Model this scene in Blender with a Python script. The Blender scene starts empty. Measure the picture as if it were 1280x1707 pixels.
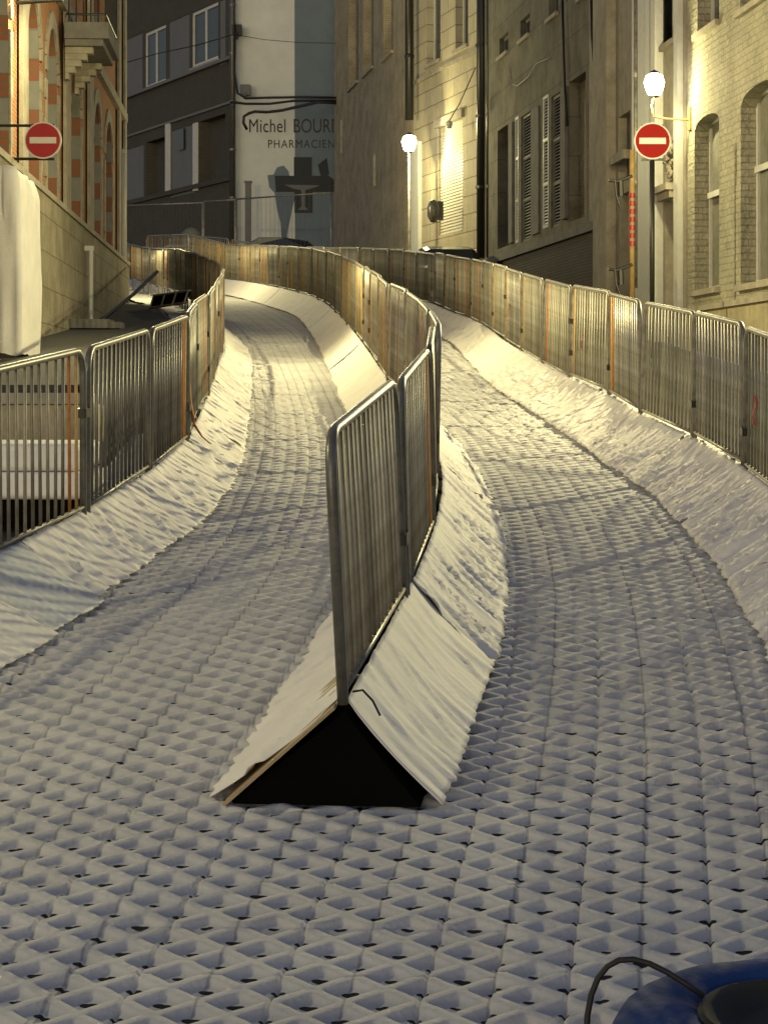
import bpy, math, random
from mathutils import Vector, Matrix, noise
random.seed(7)
PI = math.pi; R = math.radians
S = bpy.context.scene
COL = S.collection
# ------------------------------------------------------------------ camera, sky, exposure
F = 3796.0; CX = 640.0; HY = 645.0          # focal length in px of the 1280x1707 frame, horizon row
cam = bpy.data.cameras.new('camera'); camo = bpy.data.objects.new('camera', cam); COL.objects.link(camo)
camo.location = (0, 0, 0); camo.rotation_euler = (R(90), 0, 0)
cam.sensor_width = 36; cam.sensor_fit = 'AUTO'; cam.lens = F/1707*36
cam.shift_y = -(853.5-HY)/1707; cam.clip_end = 2000; cam.clip_start = .1
S.camera = camo
W = bpy.data.worlds.new('World'); S.world = W; W.use_nodes = True
nt = W.node_tree; sky = nt.nodes.new('ShaderNodeTexSky'); sky.sky_type = 'NISHITA'; sky.sun_disc = False
sky.sun_elevation = R(3); sky.sun_rotation = R(200); sky.altitude = 100; sky.ozone_density = 2.2; sky.dust_density = 1.0
bg = nt.nodes['Background']; hsv = nt.nodes.new('ShaderNodeHueSaturation'); hsv.inputs['Saturation'].default_value = .6; hsv.inputs['Hue'].default_value = .53
nt.links.new(sky.outputs[0], hsv.inputs['Color']); nt.links.new(hsv.outputs[0], bg.inputs[0]); bg.inputs[1].default_value = .092
S.view_settings.view_transform = 'Standard'; S.view_settings.look = 'None'; S.view_settings.gamma = 1
S.view_settings.exposure = 1.35

# ------------------------------------------------------------------ helpers
def lerp(a, b, t): return a+(b-a)*t
GT = [(-60,-7),(-20,-4.2),(0,-2.55),(6.5,-1.95),(9.2,-1.69),(12,-1.43),(16.3,-1.08),(21,-.73),(26,-.35),(31,.06),(36,.46),(41,.84),(50,1.49),(57,2.0),(65,2.52),(72,2.98),(76,3.6),(90,4.3),(130,5.6),(600,20)]
def Gl(y):
    if y <= GT[0][0]: return GT[0][1]
    for (a, za), (b, zb) in zip(GT, GT[1:]):
        if y <= b: return lerp(za, zb, (y-a)/(b-a))
    return GT[-1][1]
def G(y): return sum(Gl(y+d) for d in (-1.2,-.6,0,.6,1.2))/5
def px(x, D): return (x-CX)/F*D
def pz(y, D): return (HY-y)/F*D
def tag(o, label=None, cat=None, group=None, kind=None):
    if label: o['label'] = label
    if cat: o['category'] = cat
    if group: o['group'] = group
    if kind: o['kind'] = kind
    return o
def empty(name, loc, rz=0):
    o = bpy.data.objects.new(name, None); COL.objects.link(o); o.location = loc; o.rotation_euler = (0,0,rz)
    o.empty_display_size = .2; return o
class MB:
    def __init__(s): s.v = []; s.f = []; s.m = []; s.mi = 0
    def quad(s, *p):
        i = len(s.v); s.v += [tuple(q) for q in p]; s.f.append(tuple(range(i, i+len(p)))); s.m.append(s.mi)
    def box(s, x0, x1, y0, y1, z0, z1):
        i = len(s.v); s.v += [(x,y,z) for z in (z0,z1) for y in (y0,y1) for x in (x0,x1)]
        for f in ((0,2,3,1),(4,5,7,6),(0,1,5,4),(2,6,7,3),(0,4,6,2),(1,3,7,5)):
            s.f.append(tuple(i+k for k in f)); s.m.append(s.mi)
    def tube(s, pts, r, n=8, cap=True):
        pts = [Vector(p) for p in pts]; rs = r if isinstance(r, (list, tuple)) else [r]*len(pts)
        i0 = len(s.v); up = None
        for k, p in enumerate(pts):
            d = (pts[min(k+1, len(pts)-1)]-pts[max(k-1, 0)]).normalized()
            if up is None: up = Vector((0,0,1)) if abs(d.z) < .9 else Vector((1,0,0))
            a = up-d*up.dot(d)
            if a.length < 1e-4: a = d.orthogonal()
            a.normalize(); b = d.cross(a); up = a
            for j in range(n):
                t = 2*PI*j/n; s.v.append(tuple(p+a*math.cos(t)*rs[k]+b*math.sin(t)*rs[k]))
        for k in range(len(pts)-1):
            for j in range(n):
                a = i0+k*n+j; b = i0+k*n+(j+1) % n
                s.f.append((a, b, b+n, a+n)); s.m.append(s.mi)
        if cap:
            s.f.append(tuple(i0+j for j in range(n))[::-1]); s.m.append(s.mi)
            e = i0+(len(pts)-1)*n; s.f.append(tuple(e+j for j in range(n))); s.m.append(s.mi)
    def lathe(s, prof, c=(0,0,0), n=24):
        i0 = len(s.v)
        for r, z in prof:
            for j in range(n):
                t = 2*PI*j/n; s.v.append((c[0]+r*math.cos(t), c[1]+r*math.sin(t), c[2]+z))
        for k in range(len(prof)-1):
            for j in range(n):
                a = i0+k*n+j; b = i0+k*n+(j+1) % n
                s.f.append((a, b, b+n, a+n)); s.m.append(s.mi)
    def build(s, name, mats, parent=None, smooth=False):
        me = bpy.data.meshes.new(name); me.from_pydata(s.v, [], s.f); me.update()
        if not isinstance(mats, (list, tuple)): mats = [mats]
        for m in mats: me.materials.append(m)
        if len(mats) > 1: me.polygons.foreach_set('material_index', s.m)
        if smooth: me.polygons.foreach_set('use_smooth', [True]*len(s.f))
        o = bpy.data.objects.new(name, me); COL.objects.link(o)
        if parent: o.parent = parent
        return o
def copy_tree(o, parent=None):
    c = o.copy(); COL.objects.link(c)
    if parent: c.parent = parent
    for ch in KIDS(o): copy_tree(ch, c)
    return c
def KIDS(o): return [x for x in list(o.children)]

# ------------------------------------------------------------------ materials
def mat(name, col, rough=.6, metal=0, var=.25, scale=6, bump=0, bscale=40, col2=None, obj=True, spec=.5, rand=0, stretch=(1,1,1)):
    m = bpy.data.materials.new(name); m.use_nodes = True; n = m.node_tree.nodes; l = m.node_tree.links
    b = n['Principled BSDF']; b.inputs['Roughness'].default_value = rough; b.inputs['Metallic'].default_value = metal
    b.inputs['Specular IOR Level'].default_value = spec
    tc = n.new('ShaderNodeTexCoord'); mp = n.new('ShaderNodeMapping'); mp.inputs['Scale'].default_value = stretch
    l.new(tc.outputs['Object'], mp.inputs[0])
    nz = n.new('ShaderNodeTexNoise'); nz.inputs['Scale'].default_value = scale; nz.inputs['Detail'].default_value = 6; nz.inputs['Roughness'].default_value = .65
    l.new(mp.outputs[0], nz.inputs[0])
    cr = n.new('ShaderNodeValToRGB'); cr.color_ramp.elements[0].position = .3; cr.color_ramp.elements[1].position = .7
    c2 = col2 or tuple(c*(1-var) for c in col)
    cr.color_ramp.elements[0].color = (*c2, 1); cr.color_ramp.elements[1].color = (*col, 1)
    l.new(nz.outputs[0], cr.inputs[0]); out = cr.outputs[0]
    if rand:
        oi = n.new('ShaderNodeObjectInfo'); hs = n.new('ShaderNodeHueSaturation'); mr = n.new('ShaderNodeMapRange')
        mr.inputs[3].default_value = 1-rand; mr.inputs[4].default_value = 1+rand
        l.new(oi.outputs['Random'], mr.inputs[0]); l.new(mr.outputs[0], hs.inputs['Value']); l.new(out, hs.inputs['Color']); out = hs.outputs[0]
    l.new(out, b.inputs['Base Color'])
    if bump:
        n2 = n.new('ShaderNodeTexNoise'); n2.inputs['Scale'].default_value = bscale; n2.inputs['Detail'].default_value = 5
        l.new(mp.outputs[0], n2.inputs[0]); bp = n.new('ShaderNodeBump'); bp.inputs['Strength'].default_value = bump; bp.inputs['Distance'].default_value = .02
        l.new(n2.outputs[0], bp.inputs['Height']); l.new(bp.outputs[0], b.inputs['Normal'])
    return m
def brick_mat(name, c1, c2, mortar, bw=.22, bh=.065, ms=.012, bump=.5, noise_amt=.5, rough=.85, stain=(.1,.09,.07)):
    """brick/ashlar on vertical walls: local x along the wall, z up"""
    m = bpy.data.materials.new(name); m.use_nodes = True; n = m.node_tree.nodes; l = m.node_tree.links
    b = n['Principled BSDF']; b.inputs['Roughness'].default_value = rough; b.inputs['Specular IOR Level'].default_value = .25
    tc = n.new('ShaderNodeTexCoord'); sp = n.new('ShaderNodeSeparateXYZ'); l.new(tc.outputs['Object'], sp.inputs[0])
    ad = n.new('ShaderNodeMath'); ad.operation = 'ADD'; l.new(sp.outputs[0], ad.inputs[0]); l.new(sp.outputs[1], ad.inputs[1])
    cb = n.new('ShaderNodeCombineXYZ'); l.new(ad.outputs[0], cb.inputs[0]); l.new(sp.outputs[2], cb.inputs[1])
    wn = n.new('ShaderNodeTexNoise'); wn.inputs['Scale'].default_value = 3; l.new(tc.outputs['Object'], wn.inputs[0])
    vm = n.new('ShaderNodeVectorMath'); vm.operation = 'MULTIPLY_ADD'; l.new(wn.outputs['Color'], vm.inputs[0])
    vm.inputs[1].default_value = (.03,.03,0); l.new(cb.outputs[0], vm.inputs[2])
    bt = n.new('ShaderNodeTexBrick'); bt.inputs['Scale'].default_value = 1; bt.inputs['Brick Width'].default_value = bw
    bt.inputs['Row Height'].default_value = bh; bt.inputs['Mortar Size'].default_value = ms; bt.inputs['Mortar Smooth'].default_value = .3
    bt.inputs['Color1'].default_value = (*c1,1); bt.inputs['Color2'].default_value = (*c2,1); bt.inputs['Mortar'].default_value = (*mortar,1)
    l.new(vm.outputs[0], bt.inputs[0])
    nz = n.new('ShaderNodeTexNoise'); nz.inputs['Scale'].default_value = 1.1; nz.inputs['Detail'].default_value = 9; nz.inputs['Roughness'].default_value = .7
    l.new(tc.outputs['Object'], nz.inputs[0])
    mr = n.new('ShaderNodeMapRange'); mr.inputs[1].default_value = .42; mr.inputs[2].default_value = .72; mr.inputs[4].default_value = noise_amt; l.new(nz.outputs[0], mr.inputs[0])
    mx = n.new('ShaderNodeMixRGB'); mx.inputs[2].default_value = (*stain,1); l.new(mr.outputs[0], mx.inputs[0]); l.new(bt.outputs[0], mx.inputs[1])
    l.new(mx.outputs[0], b.inputs['Base Color'])
    n2 = n.new('ShaderNodeTexNoise'); n2.inputs['Scale'].default_value = 14; n2.inputs['Detail'].default_value = 6; l.new(tc.outputs['Object'], n2.inputs[0])
    sb = n.new('ShaderNodeMath'); sb.operation = 'SUBTRACT'; l.new(n2.outputs[0], sb.inputs[0]); l.new(bt.outputs['Fac'], sb.inputs[1])
    bp = n.new('ShaderNodeBump'); bp.inputs['Strength'].default_value = bump; bp.inputs['Distance'].default_value = .03
    l.new(sb.outputs[0], bp.inputs['Height']); l.new(bp.outputs[0], b.inputs['Normal'])
    return m
def emit(name, col, st):
    m = bpy.data.materials.new(name); m.use_nodes = True; b = m.node_tree.nodes['Principled BSDF']
    b.inputs['Base Color'].default_value = (*col,1); b.inputs['Emission Color'].default_value = (*col,1); b.inputs['Emission Strength'].default_value = st
    return m
M = {}
M['asphalt'] = mat('asphalt', (.055,.055,.052), .85, var=.4, scale=3, bump=.5, bscale=60)
M['mat_plastic'] = mat('white_plastic_matting', (.56,.555,.56), .8, var=.28, scale=1.6, bump=.3, bscale=45, col2=(.42,.415,.43), spec=.2)
M['mat_dark'] = mat('dark_under_matting', (.02,.02,.022), .9)
M['galv'] = mat('galvanised_steel', (.36,.35,.32), .45, .45, var=.45, scale=9, bump=.05, rand=.35, col2=(.14,.12,.09))
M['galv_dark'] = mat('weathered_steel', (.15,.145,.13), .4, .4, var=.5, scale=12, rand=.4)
M['bar_green'] = mat('grey_painted_bar', (.3,.3,.25), .55, .3, var=.4, scale=7, rand=.35, col2=(.16,.13,.09))
M['rust'] = mat('orange_rusty_steel', (.5,.17,.04), .75, .1, var=.5, scale=14, rand=.3, col2=(.22,.09,.03))
M['ochre'] = mat('ochre_rusty_steel', (.5,.33,.13), .7, .1, var=.4, scale=10, rand=.2)
M['tarp'] = mat('white_tarpaulin', (.8,.77,.74), .68, var=.14, scale=2.2, bump=.15, bscale=30, col2=(.66,.64,.62), spec=.3)
M['tarp_shade'] = mat('shaded_grey_tarpaulin', (.52,.55,.6), .6, var=.12, scale=2, bump=.2, bscale=20)  # grey copy of the tarpaulin, shade of one left-row patch in its colour
M['ply'] = mat('plywood', (.42,.32,.18), .7, var=.3, scale=8, stretch=(1,8,1))
M['black'] = mat('matte_black', (.004,.004,.004), .95, var=.2, spec=.05)
M['blackmetal'] = mat('black_metal', (.02,.02,.02), .4, .3)
M['glass'] = mat('dark_window_glass', (.035,.04,.045), .25, var=.3, scale=1.5, spec=.3)
M['frame_white'] = mat('white_painted_wood', (.6,.6,.56), .5, var=.15)
M['brick'] = brick_mat('orange_brick', (.42,.16,.07), (.33,.12,.05), (.45,.3,.16), stain=(.14,.08,.05), noise_amt=.4)
M['stone'] = mat('pale_stone', (.42,.38,.3), .85, var=.45, scale=2.5, bump=.5, bscale=12)
M['stone_dark'] = mat('grey_stone', (.2,.19,.18), .85, var=.45, scale=2.5, bump=.5, bscale=12)
M['plinth'] = brick_mat('pale_ashlar_plinth', (.36,.32,.24), (.3,.27,.2), (.2,.17,.12), 1.3, .6, .012, .6, .75, stain=(.12,.1,.06))
M['creambrick'] = brick_mat('painted_cream_brick', (.42,.4,.31), (.37,.35,.27), (.35,.33,.25), .3, .11, .008, 1.6, .85, stain=(.19,.18,.14))
M['ashlar'] = brick_mat('cream_ashlar', (.45,.41,.3), (.4,.36,.27), (.2,.17,.12), 1.4, .52, .018, .6, .45, stain=(.22,.19,.12))
M['tanbrick'] = brick_mat('weathered_tan_brick', (.38,.32,.22), (.32,.27,.18), (.42,.37,.27), .23, .075, .014, .6, .7, stain=(.11,.09,.06))
M['darkwall'] = brick_mat('grimy_render', (.2,.185,.145), (.17,.16,.125), (.1,.09,.07), 2.1, .9, .01, .7, .85, stain=(.05,.045,.035))
M['darkbrick'] = brick_mat('dark_brown_brick', (.1,.09,.075), (.085,.075,.064), (.05,.046,.04), .22, .07, .012, .4, .3, stain=(.03,.028,.025))
M['panelgrey'] = mat('grey_facade_panel', (.16,.165,.17), .8, var=.15, scale=1)
M['gable'] = mat('off_white_render', (.66,.68,.66), .9, var=.16, scale=1.1, bump=.3, bscale=3)
M['bluegrey'] = mat('blue_grey_paint', (.16,.2,.25), .85, var=.2, scale=1.2)
M['paintdark'] = mat('dark_green_grey_paint', (.035,.04,.045), .8, var=.2)
M['paintletter'] = mat('black_paint_lettering', (.05,.05,.05), .8, var=.4, scale=2)
M['shutter'] = mat('worn_grey_shutter', (.2,.2,.17), .7, var=.4, scale=5)
M['roller'] = mat('cream_roller_shutter', (.5,.48,.38), .5, var=.12)
M['red'] = mat('sign_red', (.33,.006,.004), .6, var=.12, spec=.15)
M['red_dull'] = mat('dull_sign_red', (.36,.02,.03), .4, var=.12)  # duller red for the left sign and the pole tape
M['signwhite'] = mat('sign_white', (.6,.59,.55), .4, var=.08)
M['blue'] = mat('blue_pvc', (.01,.042,.18), .75, var=.35, scale=3, bump=.3, bscale=12, spec=.2)
M['car'] = mat('dark_car_paint', (.02,.022,.025), .2, .3, var=.2, spec=.8)
M['rubber'] = mat('black_rubber', (.015,.015,.015), .8)
M['cable'] = mat('black_cable', (.012,.012,.012), .6)
M['igloo'] = mat('grey_green_plastic', (.12,.13,.1), .6, var=.2)
M['yellowwall'] = mat('lit_sandstone_block', (.46,.4,.26), .85, var=.4, scale=4, bump=.6, bscale=14)
M['bluedoor'] = mat('grey_blue_door_paint', (.25,.29,.29), .6, var=.2)
M['lampglass'] = emit('lit_lamp_glass', (1,.9,.58), 9)
LAMP_COL = (1, .87, .42)

# ------------------------------------------------------------------ setting: ground and track matting
b = MB(); ys = [-60,-40,-20,-8]+[k*.5 for k in range(0, 200)]+[100,110,120,140,180,260,400,600]
xs = [-300,-80,-30,-12,-6,0,6,12,30,80,300]
for y in ys:
    for x in xs: b.v.append((x, y, G(y)-.08))
nx = len(xs)
for j in range(len(ys)-1):
    for i in range(nx-1): b.f.append((j*nx+i, j*nx+i+1, j*nx+nx+i+1, j*nx+nx+i)); b.m.append(0)
tag(b.build('road', M['asphalt'], smooth=True), kind='structure')

def spline(P, step):
    out = []; n = len(P)
    for i in range(n-1):
        p0 = Vector(P[max(i-1,0)]); p1 = Vector(P[i]); p2 = Vector(P[i+1]); p3 = Vector(P[min(i+2,n-1)])
        k = max(2, int((p2-p1).length/ .05))
        for j in range(k):
            t = j/k
            out.append(.5*((2*p1)+(p2-p0)*t+(2*p0-5*p1+4*p2-p3)*t*t+(-p0+3*p1-3*p2+p3)*t**3))
    out.append(Vector(P[-1]))
    res = [out[0]]; acc = 0
    for a, c in zip(out, out[1:]):
        d = (c-a).length
        while acc+d >= step:
            t = (step-acc)/d; a = a+(c-a)*t; res.append(a.copy()); d = (c-a).length; acc = 0
        acc += d
    return res
# plan curves (X, depth) of the three barrier rows
MID = [(-.165,9.2),(.10,11.6),(.285,13.8),(.40,16.2),(.40,18.6),(.36,21),(.2,24),(-.04,28),(-.36,34),(-.82,42),(-1.48,51),(-2.36,57),(-3.76,66),(-5.1,72),(-7.6,79),(-11,85)]
LEF = [(-3.1,8.9),(-2.72,11),(-2.4,12.7),(-2.06,14.9),(-1.8,17.8),(-1.78,21),(-2.0,26),(-2.25,31),(-2.64,37),(-3.56,45),(-5.1,57),(-7.6,71),(-10,79)]
RIG = [(2.05,8),(2.5,11),(2.72,14),(2.78,16.5),(2.76,19),(2.62,21.4),(2.48,23.9),(2.31,26.4),(2.11,28.9),(1.96,31.6),(1.83,34.5),(1.75,38),(1.6,41.5),(1.38,44),(1.2,47),(1.0,49.8),(.68,52),(.28,55),(-.15,58),(-.6,60.5),(-1.23,63.5),(-3,70),(-6.4,77),(-11,83)]
def at(path, y):
    for (xa, ya), (xb, yb) in zip(path, path[1:]):
        if y <= yb: return lerp(xa, xb, (y-ya)/(yb-ya)) if y > ya else xa+(y-ya)*(xb-xa)/(yb-ya)*.5
    return path[-1][0]
# lane centre shift for the mat seams
def cshift(y):
    pts = [(5,-.62),(9,-.1),(12,.24),(16,.5),(20,.5),(25,.32),(31,-.05),(42,-.9),(51,-1.9),(57,-2.7),(66,-4.6),(72,-6.5),(79,-9.5),(90,-14)]
    for (ya, a), (yb, c) in zip(pts, pts[1:]):
        if y <= yb: return lerp(a, c, (y-ya)/(yb-ya))
    return pts[-1][1]
def cs(y): return sum(cshift(y+d) for d in (-2,-1,0,1,2))/5
CELL = .228; CU = .2285
def lattice(u, v):
    p = (u+v)/CELL; q = (u-v)/CELL
    fp = abs(p-round(p)); fq = abs(q-round(q))      # 0 at a ridge, .5 mid cell
    d = min(fp, fq)*CELL*.7071                       # metres from the nearest ridge line
    h = 0
    if d > .015:
        t = min((d-.015)/.024, 1); h = -.026*t*t*(3-2*t)-.006*min(1, max(0, (d-.039)/.04))
    else: h = -.003*(d/.015)**2
    # centre of the cup is an open hole pulled to the near side
    cp = (p-math.floor(p)-.5); cq = (q-math.floor(q)-.5)
    uc = (cp+cq)/2*CELL; vc = (cp-cq)/2*CELL
    e = (uc/.04)**2+((vc-.012)/.026)**2
    return h, e
def seam(u, v):
    su = abs((u/.457)-round(u/.457))*.457
    sv = abs(((v)/.912)-round(v/.912))*.912
    return -.012 if (su < .005 or sv < .006) else 0
UVS = []
def sheet(y0, y1, du, dv, wl, wr, detail=True):
    vs = []; fs = []; ms = []; uvs = UVS
    nv = int((y1-y0)/dv)+1; nu = int((wl+wr)/du)+1
    for j in range(nv+1):
        y = y0+j*(y1-y0)/nv; c = cs(y); g = G(y)
        for i in range(nu+1):
            u = -wl+i*(wl+wr)/nu
            h, e = lattice(u, y)
            cell = noise.noise(Vector((round(u/.457)*.9, round(y/.912)*1.7, 3)))
            h += cell*.02+noise.noise(Vector((round(u/.2285)*1.9, round(y/.228)*2.3, 7)))*.006 + noise.noise(Vector((u*.6, y*.5, 1)))*.02
            if detail: h += (seam(u, y) if y < 13 else 0)+noise.noise(Vector((u*14, y*14, 0)))*.0022
            vs.append((u+c, y, g+h)); uvs.append((u, y))
    w = nu+1
    for j in range(nv):
        for i in range(nu):
            a = j*w+i; fs.append((a, a+1, a+w+1, a+w))
            u = -wl+(i+.5)*(wl+wr)/nu; y = y0+(j+.5)*(y1-y0)/nv
            ms.append(0)
    return vs, fs, ms
allv = []; allf = []; allm = []
for (y0, y1, du, dv, wl, wr) in ((5.2,9.6,.0095,.0095,2.9,3.1),(9.6,13.2,.0127,.0135,2.9,3.2),(13.2,24,.019,.02,3.0,2.9),(24,44,.0285,.038,2.9,2.9),(44,84,.045,.076,2.9,2.9)):
    v, f, m_ = sheet(y0, y1, du, dv, wl, wr, y0 < 20)
    o = len(allv); allv += v; allf += [tuple(k+o for k in q) for q in f]; allm += m_
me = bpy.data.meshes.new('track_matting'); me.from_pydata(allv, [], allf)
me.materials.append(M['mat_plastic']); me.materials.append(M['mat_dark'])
me.polygons.foreach_set('material_index', allm); me.polygons.foreach_set('use_smooth', [True]*len(allf))
uvl = me.uv_layers.new(name='matting'); li = [0]*len(me.loops); me.loops.foreach_get('vertex_index', li)
fl = []
for k in li: fl += UVS[k]
uvl.data.foreach_set('uv', fl); del fl, li, UVS
def mat_joints_shade(m):
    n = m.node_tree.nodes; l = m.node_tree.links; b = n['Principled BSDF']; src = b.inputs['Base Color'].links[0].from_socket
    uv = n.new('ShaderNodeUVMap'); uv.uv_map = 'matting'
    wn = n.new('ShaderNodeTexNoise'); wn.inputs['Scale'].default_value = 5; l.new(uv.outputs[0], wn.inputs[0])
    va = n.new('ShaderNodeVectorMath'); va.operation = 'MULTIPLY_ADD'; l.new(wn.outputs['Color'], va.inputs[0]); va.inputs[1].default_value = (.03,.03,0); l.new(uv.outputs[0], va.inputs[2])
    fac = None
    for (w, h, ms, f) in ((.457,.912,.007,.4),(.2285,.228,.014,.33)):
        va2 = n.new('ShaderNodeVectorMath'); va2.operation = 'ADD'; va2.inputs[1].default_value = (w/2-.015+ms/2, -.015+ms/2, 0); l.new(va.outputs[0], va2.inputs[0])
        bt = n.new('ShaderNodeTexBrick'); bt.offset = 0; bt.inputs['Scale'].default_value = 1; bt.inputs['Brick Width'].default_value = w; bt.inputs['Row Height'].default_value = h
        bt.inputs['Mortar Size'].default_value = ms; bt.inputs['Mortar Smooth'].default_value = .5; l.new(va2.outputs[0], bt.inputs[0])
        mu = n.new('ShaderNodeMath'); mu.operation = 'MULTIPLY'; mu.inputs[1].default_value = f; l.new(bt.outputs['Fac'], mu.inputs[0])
        if w < .3:  # fine grid, far only: dark lines painted for the cup shading lost there
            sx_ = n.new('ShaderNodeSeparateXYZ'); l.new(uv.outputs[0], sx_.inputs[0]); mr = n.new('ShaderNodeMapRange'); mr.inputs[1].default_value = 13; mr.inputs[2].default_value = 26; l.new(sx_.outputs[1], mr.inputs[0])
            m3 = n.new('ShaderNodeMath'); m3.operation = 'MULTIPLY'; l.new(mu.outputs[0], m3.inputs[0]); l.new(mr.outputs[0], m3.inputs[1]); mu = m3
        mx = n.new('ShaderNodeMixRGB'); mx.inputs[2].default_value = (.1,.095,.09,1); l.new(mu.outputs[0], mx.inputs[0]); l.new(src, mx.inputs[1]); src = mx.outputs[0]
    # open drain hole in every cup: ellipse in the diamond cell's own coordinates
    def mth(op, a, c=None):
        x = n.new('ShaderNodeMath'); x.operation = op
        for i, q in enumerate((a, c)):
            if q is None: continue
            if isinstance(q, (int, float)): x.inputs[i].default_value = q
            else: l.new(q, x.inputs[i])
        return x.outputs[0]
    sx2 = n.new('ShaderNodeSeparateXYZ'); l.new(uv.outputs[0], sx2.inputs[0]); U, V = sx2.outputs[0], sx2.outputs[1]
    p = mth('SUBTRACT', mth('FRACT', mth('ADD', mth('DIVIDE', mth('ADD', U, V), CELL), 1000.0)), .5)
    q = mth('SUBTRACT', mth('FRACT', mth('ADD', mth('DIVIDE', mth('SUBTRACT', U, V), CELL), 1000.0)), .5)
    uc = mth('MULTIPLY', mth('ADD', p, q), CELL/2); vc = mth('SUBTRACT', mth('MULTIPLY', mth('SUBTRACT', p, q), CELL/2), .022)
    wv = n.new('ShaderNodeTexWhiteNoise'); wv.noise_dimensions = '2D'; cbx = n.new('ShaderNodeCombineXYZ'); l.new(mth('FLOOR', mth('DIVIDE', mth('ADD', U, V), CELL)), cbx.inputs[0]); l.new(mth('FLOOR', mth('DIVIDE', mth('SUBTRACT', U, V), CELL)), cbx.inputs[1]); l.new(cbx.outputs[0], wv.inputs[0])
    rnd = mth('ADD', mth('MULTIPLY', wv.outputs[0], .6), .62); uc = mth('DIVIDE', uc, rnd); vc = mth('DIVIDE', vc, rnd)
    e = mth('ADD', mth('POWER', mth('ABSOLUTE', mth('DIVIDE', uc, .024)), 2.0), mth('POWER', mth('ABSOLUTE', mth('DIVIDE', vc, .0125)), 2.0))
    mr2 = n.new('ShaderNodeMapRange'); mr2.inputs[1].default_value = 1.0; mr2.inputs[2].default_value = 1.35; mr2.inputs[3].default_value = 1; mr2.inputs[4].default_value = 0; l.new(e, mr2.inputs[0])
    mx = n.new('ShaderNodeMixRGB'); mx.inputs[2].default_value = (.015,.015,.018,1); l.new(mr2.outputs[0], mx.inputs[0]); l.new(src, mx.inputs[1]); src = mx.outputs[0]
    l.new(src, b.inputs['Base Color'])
mat_joints_shade(M['mat_plastic'])
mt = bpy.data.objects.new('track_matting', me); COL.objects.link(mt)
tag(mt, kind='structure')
del allv, allf, allm

# ------------------------------------------------------------------ crowd barriers
WH = .41                                             # height of the padding under the rails
WHM, WHL, WHR = .41, .33, .35
def frame_mb(L, H=1.1):
    b = MB(); r = .0235; c = .17
    pts = [(0,0,-.0)]
    pts.append((0,0,H-c))
    for k in range(1, 6): t = PI/2*k/5; pts.append((c-c*math.cos(t), 0, H-c+c*math.sin(t)))
    for k in range(0, 6): t = PI/2*k/5; pts.append((L-c+c*math.sin(t), 0, H-c+c*math.cos(t)))
    pts.append((L,0,0))
    b.tube(pts, r, 10)
    b.tube([(0,0,.05),(L,0,.05)], .016, 8)
    return b
def foot_mb(x):
    b = MB(); b.tube([(x,0,.02),(x,0,-WH+.06)], .019, 8)
    b.tube([(x,-.24,-WH+.03),(x,-.17,-WH+.07),(x,0,-WH+.09),(x,.17,-WH+.07),(x,.24,-WH+.03)], .016, 6)
    return b
def clamp_mb(L, z):
    b = MB(); b.box(L-.035, L+.085, -.032, .032, z-.03, z+.03); b.tube([(L+.06,0,z-.09),(L+.06,0,z+.09)], .012, 6)
    return b
LP = 2.42
NB = 14
barm = MB(); barm.tube([(0,0,.055),(0,0,1.085)], .0115, 8); BAR = {}
for k in ('galv','bar_green','rust','ochre','dark'):
    o = barm.build('bar', M['galv_dark' if k == 'dark' else k], smooth=True); BAR[k] = o.data; bpy.data.objects.remove(o)
FR = frame_mb(LP-.09).build('frame', M['galv'], smooth=True); FRd = FR.data; bpy.data.objects.remove(FR)
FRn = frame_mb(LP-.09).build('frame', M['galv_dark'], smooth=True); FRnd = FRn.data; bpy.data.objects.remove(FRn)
def tmp(mb, name, m):
    o = mb.build(name, m, smooth=False); d = o.data; bpy.data.objects.remove(o); return d
FT = [tmp(foot_mb(.45), 'foot', M['galv_dark']), tmp(foot_mb(LP-.5), 'foot', M['galv_dark'])]
CLd = [tmp(clamp_mb(LP-.09, .3), 'clamp', M['blackmetal']), tmp(clamp_mb(LP-.09, .68), 'clamp', M['blackmetal'])]
def add(name, data, parent):
    o = bpy.data.objects.new(name, data); COL.objects.link(o); o.parent = parent; return o
ORD = ['first','second','third','fourth','fifth','sixth','seventh','eighth','ninth','tenth','eleventh','twelfth','thirteenth','fourteenth','fifteenth','sixteenth','seventeenth','eighteenth','nineteenth','twentieth','twenty-first','twenty-second','twenty-third','twenty-fourth','twenty-fifth','twenty-sixth','twenty-seventh','twenty-eighth','twenty-ninth','thirtieth','thirty-first','thirty-second','thirty-third','thirty-fourth','thirty-fifth']
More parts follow.
